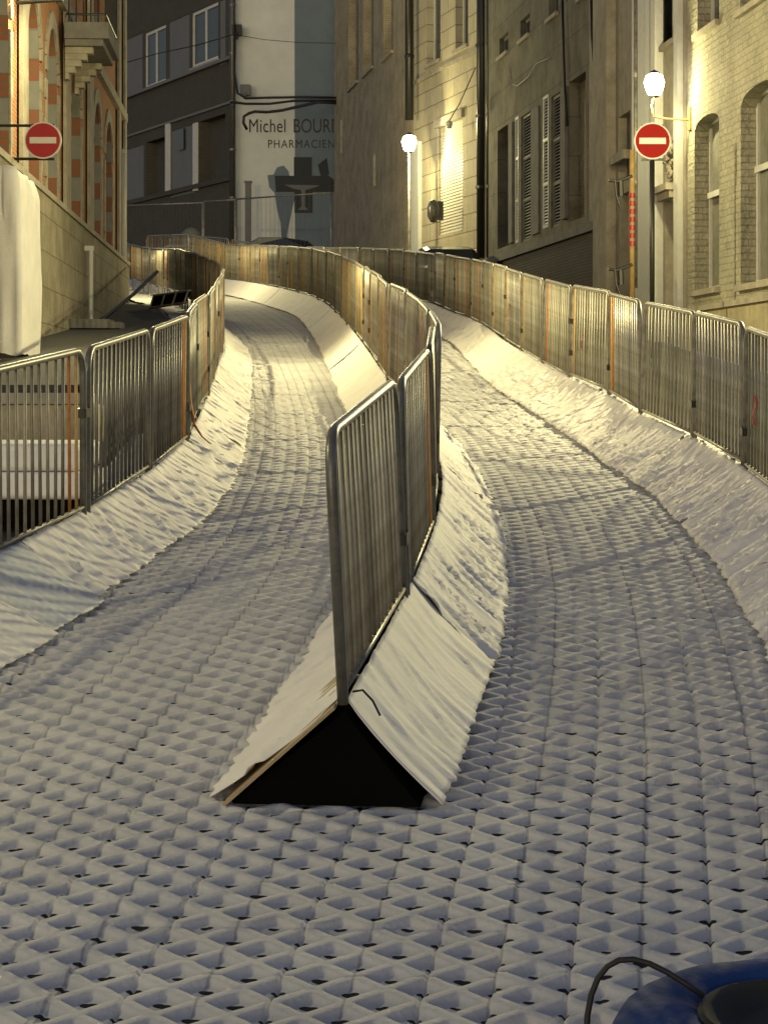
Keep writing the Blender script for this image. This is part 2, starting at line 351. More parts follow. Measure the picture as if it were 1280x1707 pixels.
def place_barrier(a, c, za, zc, label, group, style, dkf=False):
    a = Vector((a[0], a[1], za)); c = Vector((c[0], c[1], zc))
    d = c-a; e = empty('crowd_barrier', a); Lr = d.length
    e.rotation_euler = (0, -math.atan2(d.z, math.hypot(d.x, d.y)), math.atan2(d.y, d.x))
    e.scale = (Lr/LP, 1, 1)
    tag(e, label, 'barrier', group)
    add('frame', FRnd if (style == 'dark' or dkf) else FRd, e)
    n = NB; rustk = {}
    if random.random() < .5: rustk[n] = 'ochre'
    if random.random() < .35: rustk[n-1] = 'rust'
    if random.random() < .2: rustk[random.randint(2, n-4)] = 'rust'
    if dkf: style = 'galv'
    base = 'dark' if style == 'dark' and random.random() < .5 else random.choice(['galv','bar_green','bar_green'])
    if style in ('warm',) and random.random() < .5:
        for k in range(n):
            if random.random() < .3: rustk[k] = 'ochre'
    for k in range(n):
        kind = rustk.get(k+1, base)
        o = add('bar', BAR[kind], e); o.location = ((k+1)*(LP-.09)/(n+1), 0, 0)
        o.rotation_euler = (0, random.gauss(0,.009), 0)
    for f in FT: add('foot', f, e)
    for f in CLd:
        if random.random() < .35: add('clamp', f, e)
    return e
def row(path, text, group, WH=.41, y1=200, style='galv', off=0):
    P = spline(path, .02)[int(off/.02):]; P = spline([tuple(p) for p in P[::10]], LP); n = 0
    J = [(random.uniform(-.035,.035), random.uniform(-.018,.018)) for _ in P]; J[0] = (0, 0)
    for i in range(len(P)-1):
        a, c = P[i], P[i+1]
        if a.y > y1: break
        n += 1
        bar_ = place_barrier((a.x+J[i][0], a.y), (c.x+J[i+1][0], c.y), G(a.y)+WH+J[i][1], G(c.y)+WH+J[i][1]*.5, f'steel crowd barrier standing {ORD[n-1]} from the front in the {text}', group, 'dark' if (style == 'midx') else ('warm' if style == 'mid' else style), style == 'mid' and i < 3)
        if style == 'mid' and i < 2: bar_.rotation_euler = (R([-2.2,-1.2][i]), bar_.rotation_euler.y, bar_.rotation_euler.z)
        else: bar_.rotation_euler = (R(random.uniform(-1.3,1.3)), bar_.rotation_euler.y, bar_.rotation_euler.z)
    return P
MP = row(MID, 'middle row dividing the two lanes', 'crowd barriers dividing the two lanes', style='mid', y1=80)
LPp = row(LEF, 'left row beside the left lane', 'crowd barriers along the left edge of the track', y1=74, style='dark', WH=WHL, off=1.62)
RP = row(RIG, 'right row beside the right lane', 'crowd barriers along the right edge of the track', y1=78, WH=WHR)
def row_at(path, D, zr, out):
    return (at(path, D)+out, D, G(D)+zr)
for x, y, lab in ((13,16.9,'red plastic tag tied to the barrier at the right edge of the frame'),(1,26.3,'small red tag tied halfway along the right row of barriers'),(2,33.6,'tiny red tag on the far part of the right row of barriers')):
    p = row_at(RIG, y, .35+.62, -.035); e = empty('red_tag', p); tag(e, lab, 'tag')
    b = MB(); n = 6
    for k in range(n): z0 = -.22*k/n; z1 = -.22*(k+1)/n; a = .012*math.sin(k*1.1); c = .012*math.sin(k*1.1+1.1); b.quad((a,-.035,z0),(a,.035,z0),(c,.035,z1),(c,-.035,z1))
    o = b.build('tag_strip', M['red'], e); sm = o.modifiers.new('thick', 'SOLIDIFY'); sm.thickness = .004
p = row_at(LEF, 20.3, .33+.62, .04); e = empty('orange_strap', p); tag(e, 'thin orange strap hanging from the left barriers onto the white sheet', 'strap')
b = MB(); b.tube([(0,0,.12),(.01,-.03,-.1),(.03,-.12,-.3),(.08,-.3,-.5),(.16,-.45,-.6),(.24,-.55,-.66)], [.006,.012,.014,.014,.008,.005], 6); b.build('strap_band', M['rust'], e, smooth=True)
# zip ties on the front panel
e0 = empty('cable_tie', (-.165+.02,9.2,G(9.2)+WH+.02)); tag(e0, 'black cable tie holding the white sheet to the foot of the foremost middle barrier', 'cable tie')
b = MB(); b.tube([(.02,0,.03),(.06,-.03,.04),(.10,-.05,.0),(.13,-.05,-.06)], .005, 5); b.build('tie_tail', M['cable'], e0)

# ------------------------------------------------------------------ white sheets sloping down from the barrier rows
def n3(x, y, z=0): return noise.noise(Vector((x, y, z)))
def slope_sheet(path, side, s0, s1, width, label, group, seed, material='tarp', amp=1.0, shear=0,  ragged=.03, topz=WH, fine=.028, stiff=False):
    P = spline(path, fine); i0 = int(s0/fine); i1 = min(int(s1/fine), len(P)-2)
    T = 20; vs = []; fs = []
    base = P[i0]
    for i in range(i0, i1+1):
        p = P[i]; d = (P[min(i+8, len(P)-1)]-P[max(i-8, 0)]).normalized(); nrm = Vector((d.y, -d.x))*side   # side +1 = right
        s = i*fine
        rag = ragged*(n3(s*9, seed)+.35*n3(s*23, seed+5))
        w = width(s) if callable(width) else width
        w = w*(1+.06*n3(s*.8, seed+9)) + rag
        sag = .5+.5*n3(s*.35, seed+20)
        for k in range(T+1):
            t = k/T; s = i*fine+shear*t
            off = .015+w*t; z = (topz+.005+.012*n3(s*6, seed+3))*(1-t)
            pl = max(0, 1-abs(n3(s*16, seed+30.5, t*.3))*2)**3*(.6 if shear else 0)
            fold = pl+n3(s*5+t*.8+1.2*n3(s*.7, t*1.1, seed), seed, t*.6)*.4+n3(s*14+t*1.2, seed+1, t*.7)*.24+n3(s*31-t*1.5, seed+2, t*.9)*.12
            fold += .6*max(0, 1-abs(n3(s*2.2+t*.9, seed+40, t*.5))*14)
            ridge = max(0, 1-abs(n3(s*7+t*1.2, seed+7.5, t*.4))*2)**3*.5
            hgt = (fold+ridge*.5)*.032*amp*(.35+.9*math.sin(min(1, t*1.05)*PI*.62))
            belly = -.035*sag*math.sin(PI*t)
            if stiff: belly *= .3
            nn = (hgt+belly)*(1 if t < .97 else .5)
            n_out = Vector((nrm.x*.7, nrm.y*.7)); zz = z+nn*.7
            x = p.x+nrm.x*off+n_out.x*nn; y = p.y+nrm.y*off+n_out.y*nn
            along = .004*amp*n3(s*4, t*5, seed+11)
            x += d.x*along; y += d.y*along
            g = G(y)+.012
            zz = g+max(zz, .004+ .018*abs(n3(s*11, t*4, seed)) )
            vs.append((x-base.x, y-base.y, zz-G(base.y)))
        # ground skirt
    w_ = T+1; n = i1-i0
    for i in range(n):
        for k in range(T): a = i*w_+k; fs.append((a, a+1, a+w_+1, a+w_))
    me = bpy.data.meshes.new('white_sheet'); me.from_pydata(vs, [], fs); me.materials.append(M[material])
    me.polygons.foreach_set('use_smooth', [True]*len(fs))
    o = bpy.data.objects.new('tarpaulin_sheet', me); COL.objects.link(o); o.location = (base.x, base.y, G(base.y))
    sm = o.modifiers.new('thick', 'SOLIDIFY'); sm.thickness = .004; sm.offset = -1
    return tag(o, label, 'tarpaulin', group)
gp = 'sheets padding the foot of the barriers'
# middle row, right-hand side
slope_sheet(MID, 1, 0, 2.75, lambda s: .385+.018*s, 'smooth pale sheet at the front end of the middle row, facing the right lane', gp, 3, amp=.55)
bnds = [2.72, 8.4, 13.6, 22, 34, 50, 74]
names = ['wrinkled cream sheet just behind the smooth front one, facing the right lane', 'pleated sheet at the bend of the middle row, facing the right lane', 'sheet beyond the bend of the middle row, facing the right lane', 'sheet halfway up the middle row on its right lane side', 'far sheet of the middle row on its right lane side', 'farthest sheet of the middle row on its right lane side']
for i in range(6): slope_sheet(MID, 1, bnds[i], bnds[i+1]-.02, .44, names[i], gp, 11+i*7, amp=1.15 if i < 3 else .9, shear=.22, fine=.022 if i < 2 else .05)
# middle row, left-hand side
bnds = [0, 5.5, 13, 24, 36, 50, 74]
names = ['sunken yellow-lit sheet at the left of the black triangular end of the middle row', 'sheet of the middle row facing the left lane, hidden behind the front barriers', 'smooth mauve sheet curving beside the left lane below the middle row', 'grey sheet halfway up the left lane on its right edge', 'pale flat sheet near the top bend of the left lane', 'farthest sheet along the top bend of the left lane']
names[0] = 'yellow-lit sheet on the left of the black triangular end of the middle row'
for i in range(6): slope_sheet(MID, -1, bnds[i], bnds[i+1]-.02, (lambda s: .53) if i == 0 else .47, names[i], gp, 61+i*7, amp=1.0 if i < 1 else .45, fine=.022 if i < 2 else .05)
# left row
bnds = [0, 3.9, 5.0, 9.4, 13.5, 18.5, 25, 33, 46]
names = ['cream sheet with bar shadows at the near left edge of the frame', 'short smooth sheet greyed for a shaded patch, between two wrinkled white ones in the left row', 'wrinkled shiny white sheet spreading onto the left lane', 'crumpled white sheet in the first bend of the left row', 'rippled bright sheet beside the narrowing of the left lane', 'pale yellow sheet at the upper left edge of the left lane', 'far sheet behind the bend of the left row', 'last sheet of the left row near the top']
for i in range(8): slope_sheet(LEF, 1, bnds[i], bnds[i+1]-.02, [.6,.55,.46,.44,.44,.44,.44,.44][i], names[i], gp, 121+i*7, topz=WHL, material='tarp_shade' if i == 1 else 'tarp', amp=[.5,.35,1.25,1.5,1.3,.9,.6,.6][i], ragged=.05 if i in (2,3,4) else .03, fine=.022 if i < 5 else .05)
# right row
bnds = [0, 3.6, 6.2, 9.0, 12.2, 15.4, 20.5, 24.5, 33, 60]
names = ['wrinkled sheet at the near right edge of the frame', 'second sheet of the right row, creased and warm lit', 'third sheet of the right row with deep diagonal creases', 'fourth sheet of the right row below the two see-through barriers', 'fifth sheet of the right row with a dark twisted seam', 'long finely wrinkled sheet halfway along the right row', 'crumpled glossy sheet with star folds in the bend of the right lane', 'mauve sheet in the far bend of the right lane', 'farthest sheet of the right row']
for i in range(9): slope_sheet(RIG, -1, bnds[i], bnds[i+1]-.02, .56 if i < 7 else .5, names[i], gp, 201+i*7, topz=WHR, amp=[1.5,1.5,1.4,1.3,1.3,1.2,2.2,.9,.7][i], shear=.18 if i < 6 else 0, ragged=.05, fine=.022 if i < 6 else .05)

# solid black core put where the interior is dark, and plywood boards at the front end of the middle row
g0 = G(9.2)
d0 = (Vector(MID[1])-Vector(MID[0])).normalized()
ang = math.atan2(d0.y, d0.x)-PI/2
core = empty('black_wedge', (-.165, 9.16, g0), ang); tag(core, 'black triangular core standing for the dark interior at the front end of the middle row', 'black core')
b = MB(); zt = WH-.035; wl, wr = -.47, .31; L = 2.4; rise = G(9.2+L)-g0
b.quad((wl,.03,0),(wr,.03,0),(.0,.03,zt)); b.quad((wl,L,rise),(0,L,zt+rise),(wr,L,rise))
b.quad((wl,.03,0),(0,.03,zt),(0,L,zt+rise),(wl,L,rise)); b.quad((wr,.03,0),(wr,L,rise),(0,L,zt+rise),(0,.03,zt)); b.quad((wl,.03,-.0),(wl,L,rise),(wr,L,rise),(wr,.03,0))
b.build('black_core', M['black'], core)
bd = empty('plywood_board', (-.165, 9.12, g0), ang); tag(bd, 'thin plywood board leaning under the yellow-lit sheet beside the black wedge', 'board')
b = MB()
def slab(b, p0, p1, th, y0, y1, r):
    dx, dz = p1[0]-p0[0], p1[1]-p0[1]; l = math.hypot(dx, dz); nx_, nz_ = -dz/l*th, dx/l*th
    q = [p0, p1, (p1[0]+nx_, p1[1]+nz_), (p0[0]+nx_, p0[1]+nz_)]
    A = [(x, y0, z) for x, z in q]; B = [(x, y1, z+r) for x, z in q]
    b.quad(*A); b.quad(*B[::-1])
    for k in range(4): b.quad(A[k], B[k], B[(k+1) % 4], A[(k+1) % 4])
slab(b, (-.48,.0), (-.03,.40), .012, 0, 2.4, rise); b.build('board_panel', M['ply'], bd)

# ------------------------------------------------------------------ blue snow tube, front right
tb = empty('snow_tube', (1.10, 6.2, G(6.2)+.02)); tag(tb, 'blue inflatable snow tube with black seat lying at the bottom right corner', 'snow tube')
tb.rotation_euler = (math.atan2(G(6.6)-G(5.6), 1), 0, 0)
b = MB(); Rm, rm = .34, .155; N1, N2 = 64, 20; i0 = 0
for i in range(N1):
    a = 2*PI*i/N1; puck = 1+.015*math.cos(a*12)
    for j in range(N2):
        t = 2*PI*j/N2; rr = Rm+rm*math.cos(t)*puck; b.v.append((rr*math.cos(a), rr*math.sin(a), .14+.14*math.sin(t)*puck))
for i in range(N1):
    for j in range(N2): b.f.append((i*N2+j, ((i+1)%N1)*N2+j, ((i+1)%N1)*N2+(j+1)%N2, i*N2+(j+1)%N2)); b.m.append(0)
b.build('tube_ring', M['blue'], tb, smooth=True)
b = MB(); b.lathe([(0,.2),(.1,.2),(.17,.215),(.215,.25),(.24,.268),(.25,.255)], n=40); b.build('seat_cover', M['rubber'], tb, smooth=True)
b = MB(); b.tube([(-.22+.0*k-.32*math.sin(k/11*1.75), .10+.05*math.sin(k/11*3), .27+.10*math.sin(k/11*3.6)-.16*(k/11)**3) for k in range(12)], .009, 8)
b.build('handle_strap', M['cable'], tb, smooth=True)
for (x, y, z) in ((-.455,.05,.215),(-.42,.12,.23)):
    b = MB(); b.lathe([(0,.006),(.008,.004),(.011,0)], (x,y,z), 10); b.build('eyelet', M['galv'], tb, smooth=True)

# ------------------------------------------------------------------ buildings
def isect(A, B, x):
    """depth on the facade line A->B seen at picture column x; returns distance along from A and depth"""
    k = (x-CX)/F; ax, ay = A; dx, dy = B[0]-A[0], B[1]-A[1]
    t = (k*ay-ax)/(dx-k*dy); return t*math.hypot(dx, dy), ay+t*dy
class Facade:
    def __init__(s, name, A, B, o, label, cat='building', depth=9, ztop=20, zbot=None, wallmat='stone', group=None, wname='wall'):
        s.A, s.B, s.o = A, B, o; s.L = math.hypot(B[0]-A[0], B[1]-A[1]); s.zb = min(G(A[1]), G(B[1]))-.6 if zbot is None else zbot
        s.e = empty(name, (A[0], A[1], s.zb), math.atan2(B[1]-A[1], B[0]-A[0])); tag(s.e, label, cat, group)
        s.ztop = ztop; s.depth = depth; s.ops = []; s.wm = wallmat; s.wname = wname
    def S(s, x): return isect(s.A, s.B, x)[0]
    def Z(s, x, y): return pz(y, isect(s.A, s.B, x)[1])-s.zb
    def op(s, x0, x1, ytop, ybot, xm=None, arch=0, dep=.25, kind='window', **k):
        """opening by picture columns x0..x1 and rows at column xm"""
        xm = xm or (x0+x1)/2; a, c = sorted((s.S(x0), s.S(x1)))
        o = dict(s0=a, s1=c, z0=s.Z(xm, ybot), z1=min(s.Z(xm, ytop), s.ztop-s.zb-.3), arch=arch, dep=dep, kind=kind); o.update(k); s.ops.append(o); return o
    def opm(s, s0, s1, z0, z1, arch=0, dep=.25, kind='window', **k):
        o = dict(s0=s0, s1=s1, z0=z0, z1=z1, arch=arch, dep=dep, kind=kind); o.update(k); s.ops.append(o); return o
    def box(s, b, s0, s1, y0, y1, z0, z1):
        ya, yb = sorted((y0*s.o, y1*s.o)); b.box(s0, s1, ya, yb, z0, z1)
    def finish(s, revmat=None):
        b = MB(); H = s.ztop-s.zb; O = s.o
        xsx = sorted(set([0, s.L]+[o['s0'] for o in s.ops]+[o['s1'] for o in s.ops])); xsx = [x for x in xsx if 0 <= x <= s.L]
        zsz = sorted(set([0, H]+[o['z0'] for o in s.ops]+[o['z1'] for o in s.ops]))
        for x0, x1 in zip(xsx, xsx[1:]):
            for z0, z1 in zip(zsz, zsz[1:]):
                mx, mz = (x0+x1)/2, (z0+z1)/2
                if any(o['s0'] < mx < o['s1'] and o['z0'] < mz < o['z1'] for o in s.ops): continue
                b.quad((x0,0,z0),(x1,0,z0),(x1,0,z1),(x0,0,z1))
        d = -s.depth*O
        b.quad((0,0,0),(0,d,0),(0,d,H),(0,0,H)); b.quad((s.L,0,0),(s.L,d,0),(s.L,d,H),(s.L,0,H)); b.quad((0,d,0),(s.L,d,0),(s.L,d,H),(0,d,H)); b.quad((0,0,H),(s.L,0,H),(s.L,d,H),(0,d,H))
        for o in s.ops:
            b.mi = 1 if revmat else 0
            x0, x1, z0, z1, dp = o['s0'], o['s1'], o['z0'], o['z1'], -o['dep']*O
            r = o['arch']; 
            b.quad((x0,0,z0),(x0,dp,z0),(x0,dp,z1-r),(x0,0,z1-r)); b.quad((x1,0,z0),(x1,dp,z0),(x1,dp,z1-r),(x1,0,z1-r))
            b.quad((x0,0,z0),(x1,0,z0),(x1,dp,z0),(x0,dp,z0))
            if r == 0: b.quad((x0,0,z1),(x1,0,z1),(x1,dp,z1),(x0,dp,z1))
            else:
                n = 12; w = x1-x0
                arc = [(x0+w*k/n, z1-r+r*math.sqrt(max(0, 1-(2*k/n-1)**2))) for k in range(n+1)]
                for (xa, za), (xb, zb_) in zip(arc, arc[1:]):
                    b.quad((xa,0,za),(xb,0,zb_),(xb,dp,zb_),(xa,dp,za))
                    b.mi = 0; b.quad((xa,0,za),(xb,0,zb_),(xb,0,z1),(xa,0,z1)); b.mi = 1 if revmat else 0
            b.mi = 0
        mats = [M[s.wm]]+([revmat] if revmat else [])
        s.wall = b.build(s.wname, mats, s.e)
        for o in s.ops: s.fill(o)
        return s
    def fill(s, o):
        x0, x1, z0, z1 = o['s0'], o['s1'], o['z0'], o['z1']; dp = o['dep']; k = o['kind']; fm = M[o.get('fm', 'frame_white')]
        def B(y0, y1, a, c, e, f, b): s.box(b, a, c, -y1, -y0, e, f)
        if k == 'window':
            b = MB(); B(dp-.02, dp+.02, x0-.02, x1+.02, z0-.02, z1+.02, b); w = b.build('window', M[o.get('gm', 'glass')], s.e)
            b = MB(); t = o.get('t', .07)
            B(dp-.07, dp-.021, x0, x0+t, z0, z1, b); B(dp-.07, dp-.021, x1-t, x1, z0, z1, b); B(dp-.07, dp-.021, x0+t, x1-t, z0, z0+t, b); B(dp-.07, dp-.021, x0+t, x1-t, z1-t, z1, b)
            if o.get('mull', 1): m = (x0+x1)/2; B(dp-.07, dp-.021, m-t/2, m+t/2, z0+t, z1-t, b)
            if o.get('trans'): zt = z0+(z1-z0)*o['trans']; B(dp-.10, dp-.072, x0, x1, zt-.05, zt+.05, b)
            b.build('window_frame', fm, w)
            if o.get('sill', 1): b = MB(); s.box(b, x0-.08, x1+.08, -dp+.03, .09, z0-.1, z0-.003); b.build('sill', M[o.get('sm', 'stone')], w)
            if o.get('curtain'): 
                b = MB(); n = 24
                for i in range(n):
                    a = x0+(x1-x0)*i/n; c = x0+(x1-x0)*(i+1)/n; ya = -(dp-.025+.004*math.sin(i*2.2))*s.o; yb = -(dp-.025+.004*math.sin((i+1)*2.2))*s.o
                    b.quad((a,ya,z0),(c,yb,z0),(c,yb,z1),(a,ya,z1))
                b.build('curtain', M['shutter'], w)
        elif k == 'blind':     # recess closed by a plain board
            b = MB(); B(dp-.02, dp+.03, x0-.01, x1+.01, z0-.01, z1+.01, b); b.build(o.get('nm', 'boarded_window'), M[o.get('gm', 'darkwall')], s.e)
        elif k == 'shutter':
            n = max(8, int((z1-z0)/.075)); b = MB()
            sh = MB(); t = .07
            for (a, c) in ((x0, x0+t), (x1-t, x1)): B(dp-.05, dp+.0, a, c, z0, z1, sh)
            for zc in (z0+t/2, (z0*2+z1)/3, (z0+z1*2)/3, z1-t/2): B(dp-.05, dp, x0+t, x1-t, zc-t/2, zc+t/2, sh)
            for i in range(n):
                zc = z0+(i+.5)*(z1-z0)/n; y0 = -(dp-.04)*s.o; y1 = -(dp-.005)*s.o
                sh.quad((x0+t,y0,zc-.025),(x1-t,y0,zc-.025),(x1-t,y1,zc+.025),(x0+t,y1,zc+.025))
            sh.build('shutter', M[o.get('gm', 'shutter')], s.e)
            bb = MB(); B(dp+.03, dp+.05, x0-.01, x1+.01, z0-.01, z1+.01, bb); bb.build('window', M['glass'], s.e)
        elif k == 'roller':
            n = int((z1-z0)/.09); b = MB()
            for i in range(n):
                za = z0+i*(z1-z0)/n; zb_ = z0+(i+1)*(z1-z0)/n; y0 = -(dp-.0)*s.o; y1 = -(dp-.022)*s.o
                b.quad((x0,y0,za),(x1,y0,za),(x1,y1,za+.02),(x0,y1,za+.02)); b.quad((x0,y1,za+.02),(x1,y1,za+.02),(x1,y0,zb_),(x0,y0,zb_))
            b.build('roller_shutter', M['roller'], s.e)
    def part(s, name, m, boxes, parent=None, smooth=False):
        b = MB()
        for q in boxes: s.box(b, *q)
        return b.build(name, M[m] if isinstance(m, str) else m, parent or s.e)

# --- right side of the street -------------------------------------------------
def lineX(a, k, y): return a+k*y
# near right: painted cream brick house with arched windows
A = (6.10, 30.0); B_ = (5.31, 39.9)
fr = Facade('cream_brick_house', A, B_, 1, 'painted cream brick house with tall arched windows at the right edge', wallmat='creambrick', ztop=11)
fr.op(1198, 1157, 188, 480, 1184, arch=.17, dep=.32, trans=.56, mull=0, fm='frame_white', curtain=1)
fr.op(1300, 1234, 140, 470, 1262, arch=.2, dep=.32, trans=.6, mull=0, curtain=1)
fr.op(1198, 1162, -160, 45, 1180, dep=.3, mull=1); fr.op(1275, 1233, -200, 5, 1254, dep=.3, mull=1)
fr.finish()
zp = 1.27-fr.zb
fr.part('plinth', 'yellowwall', [(0, fr.L-.002, 0.003, .14, 0, zp)])
fr.part('plinth_cap', 'stone', [(0, fr.L+.001, .0, .2, zp+.002, zp+.09)])
# portal house
A = (5.30, 40.0); B_ = (4.62, 48.6)
po = Facade('portal_house', A, B_, 1, 'pale house with white pilasters and carved doorway behind the right street lamp', wallmat='stone', ztop=12)
po.op(1124, 1086, -180, 78, 1105, dep=.25, mull=1, gm='glass')
po.op(1128, 1108, 235, 560, 1118, dep=.35, kind='blind', gm='bluedoor', nm='door')
po.op(1050, 1030, 190, 300, 1040, dep=.2, kind='blind', gm='stone_dark', nm='niche_panel')
po.op(1058, 1034, 320, 560, 1045, dep=.25, kind='blind', gm='stone', nm='doorway')
po.finish()
Hh = po.ztop-po.zb
po.part('pilaster', 'frame_white', [(po.S(1105), po.S(1066), .003, .16, 0, Hh-.5)])
po.part('pilaster', 'stone', [(po.S(1026), po.S(1003), .003, .2, 0, Hh-.5)])
po.part('pilaster', 'frame_white', [(po.S(1138), po.S(1131), .003, .1, 0, Hh-.5)])
z3 = po.Z(1118, 320); po.part('door_cornice', 'stone', [(po.S(1129), po.S(1107), .003, .22, z3, z3+.12), (po.S(1129)+.03, po.S(1107)-.03, .003, .15, z3-.14, z3-.002)])
z3 = po.Z(1118, 300); 
b = MB()
for k in range(26):
    t = k/26*2*PI*2.2; a = po.S(1118)+.28*math.cos(t)*(1-k/40); z = z3+.35+.42*math.sin(t)*(1-k/40)
    b.tube([(a,.02,z),(a+.12*math.cos(t*3),.05,z+.12*math.sin(t*3))], .035, 6)
b.build('carved_relief', M['stone'], po.e, smooth=True)
z3 = po.Z(1040, 262); po.part('niche_sill', 'stone', [(po.S(1052), po.S(1029), .003, .16, z3-.1, z3+.08)])
# iron scaffold brackets and taped pole beside the portal
def prop(name, label, cat, x, D, zb=None, group=None):
    e = empty(name, (px(x, D), D, G(D) if zb is None else zb)); tag(e, label, cat, group); return e
D = 42.5; e = prop('taped_pole', 'upright pole wrapped in red and white tape beside the white pilaster', 'pole', 1053, D)
zz = lambda y, D: pz(y, D)-G(D)
b = MB(); b.tube([(0,0,0),(0,0,zz(250,D))], .05, 10); b.build('pole_tube', M['ochre'], e, smooth=True)
b = MB(); 
for k in range(7): z = zz(410, D)+k*.15; b.tube([(0,0,z),(.0,0,z+.09)], .062, 10)
b.build('red_tape', M['red_dull'], e)
for yy in (300, 448):
    e = prop('iron_bracket', 'dark iron bracket holding the %s of the taped pole' % ('upper part' if yy == 300 else 'lower part'), 'bracket', 1032, 41.8, pz(yy, 41.8))
    b = MB(); b.tube([(-.2,0,0),(-.05,.02,-.03),(.24,.05,.08)], .03, 6); b.tube([(-.08,0,0),(-.06,0,-.28),(.02,0,-.5)], .022, 6); b.tube([(.02,.02,-.02),(.03,.02,-.3)], .05, 6); b.build('bracket_arm', M['blackmetal'], e)
# grimy shuttered house
A = (4.61, 48.7); B_ = (2.76, 64.8)
dh = Facade('shuttered_house', A, B_, 1, 'dark grimy house with louvred shutters between the black downpipe and the portal', wallmat='darkwall', ztop=16)
dh.op(976, 948, 128, 365, 962, dep=.3, kind='blind', gm='tanbrick', nm='bricked_window')
dh.op(933, 918, 158, 378, 925, dep=.1, kind='shutter'); dh.op(914, 905, 160, 380, 909, dep=.04, kind='shutter', gm='frame_white')
dh.op(884, 868, 190, 402, 876, dep=.1, kind='shutter'); dh.op(864, 859, 195, 405, 861, dep=.04, kind='shutter', gm='frame_white')
dh.op(849, 829, 212, 412, 839, dep=.3, kind='blind', gm='darkbrick', nm='bricked_window')
dh.op(930, 914, -20, 26, 922, dep=.2, mull=0, fm='shutter'); dh.op(883, 867, 28, 62, 875, dep=.2, mull=0, fm='shutter'); dh.op(847, 832, 58, 90, 840, dep=.2, mull=0, fm='shutter')
dh.op(985, 966, -100, -10, 975, dep=.2, mull=0, fm='shutter')
dh.finish()
zl = dh.Z(912, 405)
dh.part('ledge', 'stone_dark', [(0, dh.L, .003, .16, zl-.1, zl+.1)])
dh.part('quoin_strip', 'stone', [(dh.S(995), dh.S(986), .003, .06, zl+.1, dh.ztop-dh.zb-1)])
dh.part('lower_wall', 'darkbrick', [(0, dh.L, .003, .08, 0, zl-.1)])
for q in [(dh.S(947), dh.S(940), .003, .09, dh.Z(944, 365), dh.Z(944, 145)), (dh.S(857), dh.S(851), .003, .07, dh.Z(854, 405), dh.Z(854, 205)), (dh.S(900), dh.S(888), .003, .05, dh.Z(894, 390), dh.Z(894, 180))]: dh.part('window_surround', 'stone_dark', [q])
# wires on that facade
def cable(name, label, pts, r=.02, group=None, m='cable'):
    P = [(px(x, D), D, pz(y, D)) for x, y, D in pts]; o = P[0]; b = MB()
    b.tube([tuple(Vector(p)-Vector(o)) for p in P], r, 6); ob = b.build(name, M[m], smooth=True); ob.location = o
    return tag(ob, label, 'cable', group)
def onf(f, x, out=.12):
    D = isect(f.A, f.B, x)[1]; return D-out*4
cable('hanging_cable', 'thin black cable drooping across the upper wall of the shuttered house', [(x, y, onf(dh, x)) for x, y in ((985,0),(986,60),(990,110))], .03)
cable('hanging_cable', 'pale wire sagging between two hooks on the shuttered house', [(x, y, onf(dh, x)) for x, y in ((850,115),(853,140),(862,143),(880,128),(893,106),(913,98),(917,88))], .012, m='galv')
cable('hanging_cable', 'dark wire dropping down the middle of the shuttered house', [(x, y, onf(dh, x)) for x, y in ((937,0),(939,90),(941,150),(945,210))], .03)
# cream ashlar house with roller shutter
A = (2.74, 64.95); B_ = (.955, 72.3)
ch = Facade('ashlar_house', A, B_, 1, 'cream stone house with a closed roller shutter beside the middle street lamp', wallmat='ashlar', ztop=18)
ch.op(780, 759, -150, 78, 770, dep=.3, mull=1, sm='stone'); ch.op(734, 711, -150, 104, 722, dep=.3, mull=1, sm='stone')
ch.op(771, 731, 205, 388, 751, dep=.08, kind='roller')
ch.finish()
ch.part('lit_corner_strip', 'frame_white', [(ch.S(703), ch.S(691), .003, .12, 0, ch.Z(697, 238))])  # white strip stands in for the lamplit corner of the wall
ch.part('string_course', 'stone', [(0, ch.L, .003, .08, ch.Z(750, 112), ch.Z(750, 112)+.12)])
ch.part('shutter_lintel', 'stone', [(ch.S(774), ch.S(728), .003, .1, ch.Z(751, 205), ch.Z(751, 205)+.25)])
e = empty('wall_vent', (px(722, 66.5), 66.5, pz(352, 66.5))); tag(e, 'grey hooded vent on the cream stone house left of the roller shutter', 'vent')
b = MB(); b.lathe([(0,.35),(.12,.3),(.18,.1),(.17,-.15),(.08,-.32),(0,-.34)], n=14); b.build('hood', M['galv_dark'], e, smooth=True)
b = MB(); b.box(-.1,.3,.1,.2,-.25,.3); b.build('back_plate', M['stone_dark'], e)
e = empty('wall_lamp_socket', (px(748, 65.8), 65.5, pz(207, 65.5))); tag(e, 'small round cream spotlight hanging above the roller shutter', 'spotlight')
b = MB(); b.lathe([(0,.12),(.09,.08),(.1,-.03),(.06,-.12),(0,-.13)], n=14); b.build('housing', M['frame_white'], e, smooth=True)
b = MB(); b.tube([(0,0,.1),(.3,.1,.6),(.75,-.2,1.6)], .015, 6); b.build('wire', M['cable'], e)
# tan brick house
A = (.945, 72.45); B_ = (-2.05, 93.7)
bh_ = Facade('tan_brick_house', A, B_, 1, 'tall weathered tan brick house with narrow windows behind the middle street lamp', wallmat='tanbrick', ztop=22)
for x0, x1, yb in ((655,639,92),(622,606,118),(597,581,142)): bh_.op(x0, x1, -220, yb, dep=.35, mull=1, fm='shutter', t=.09)
bh_.finish()
b_ = bh_
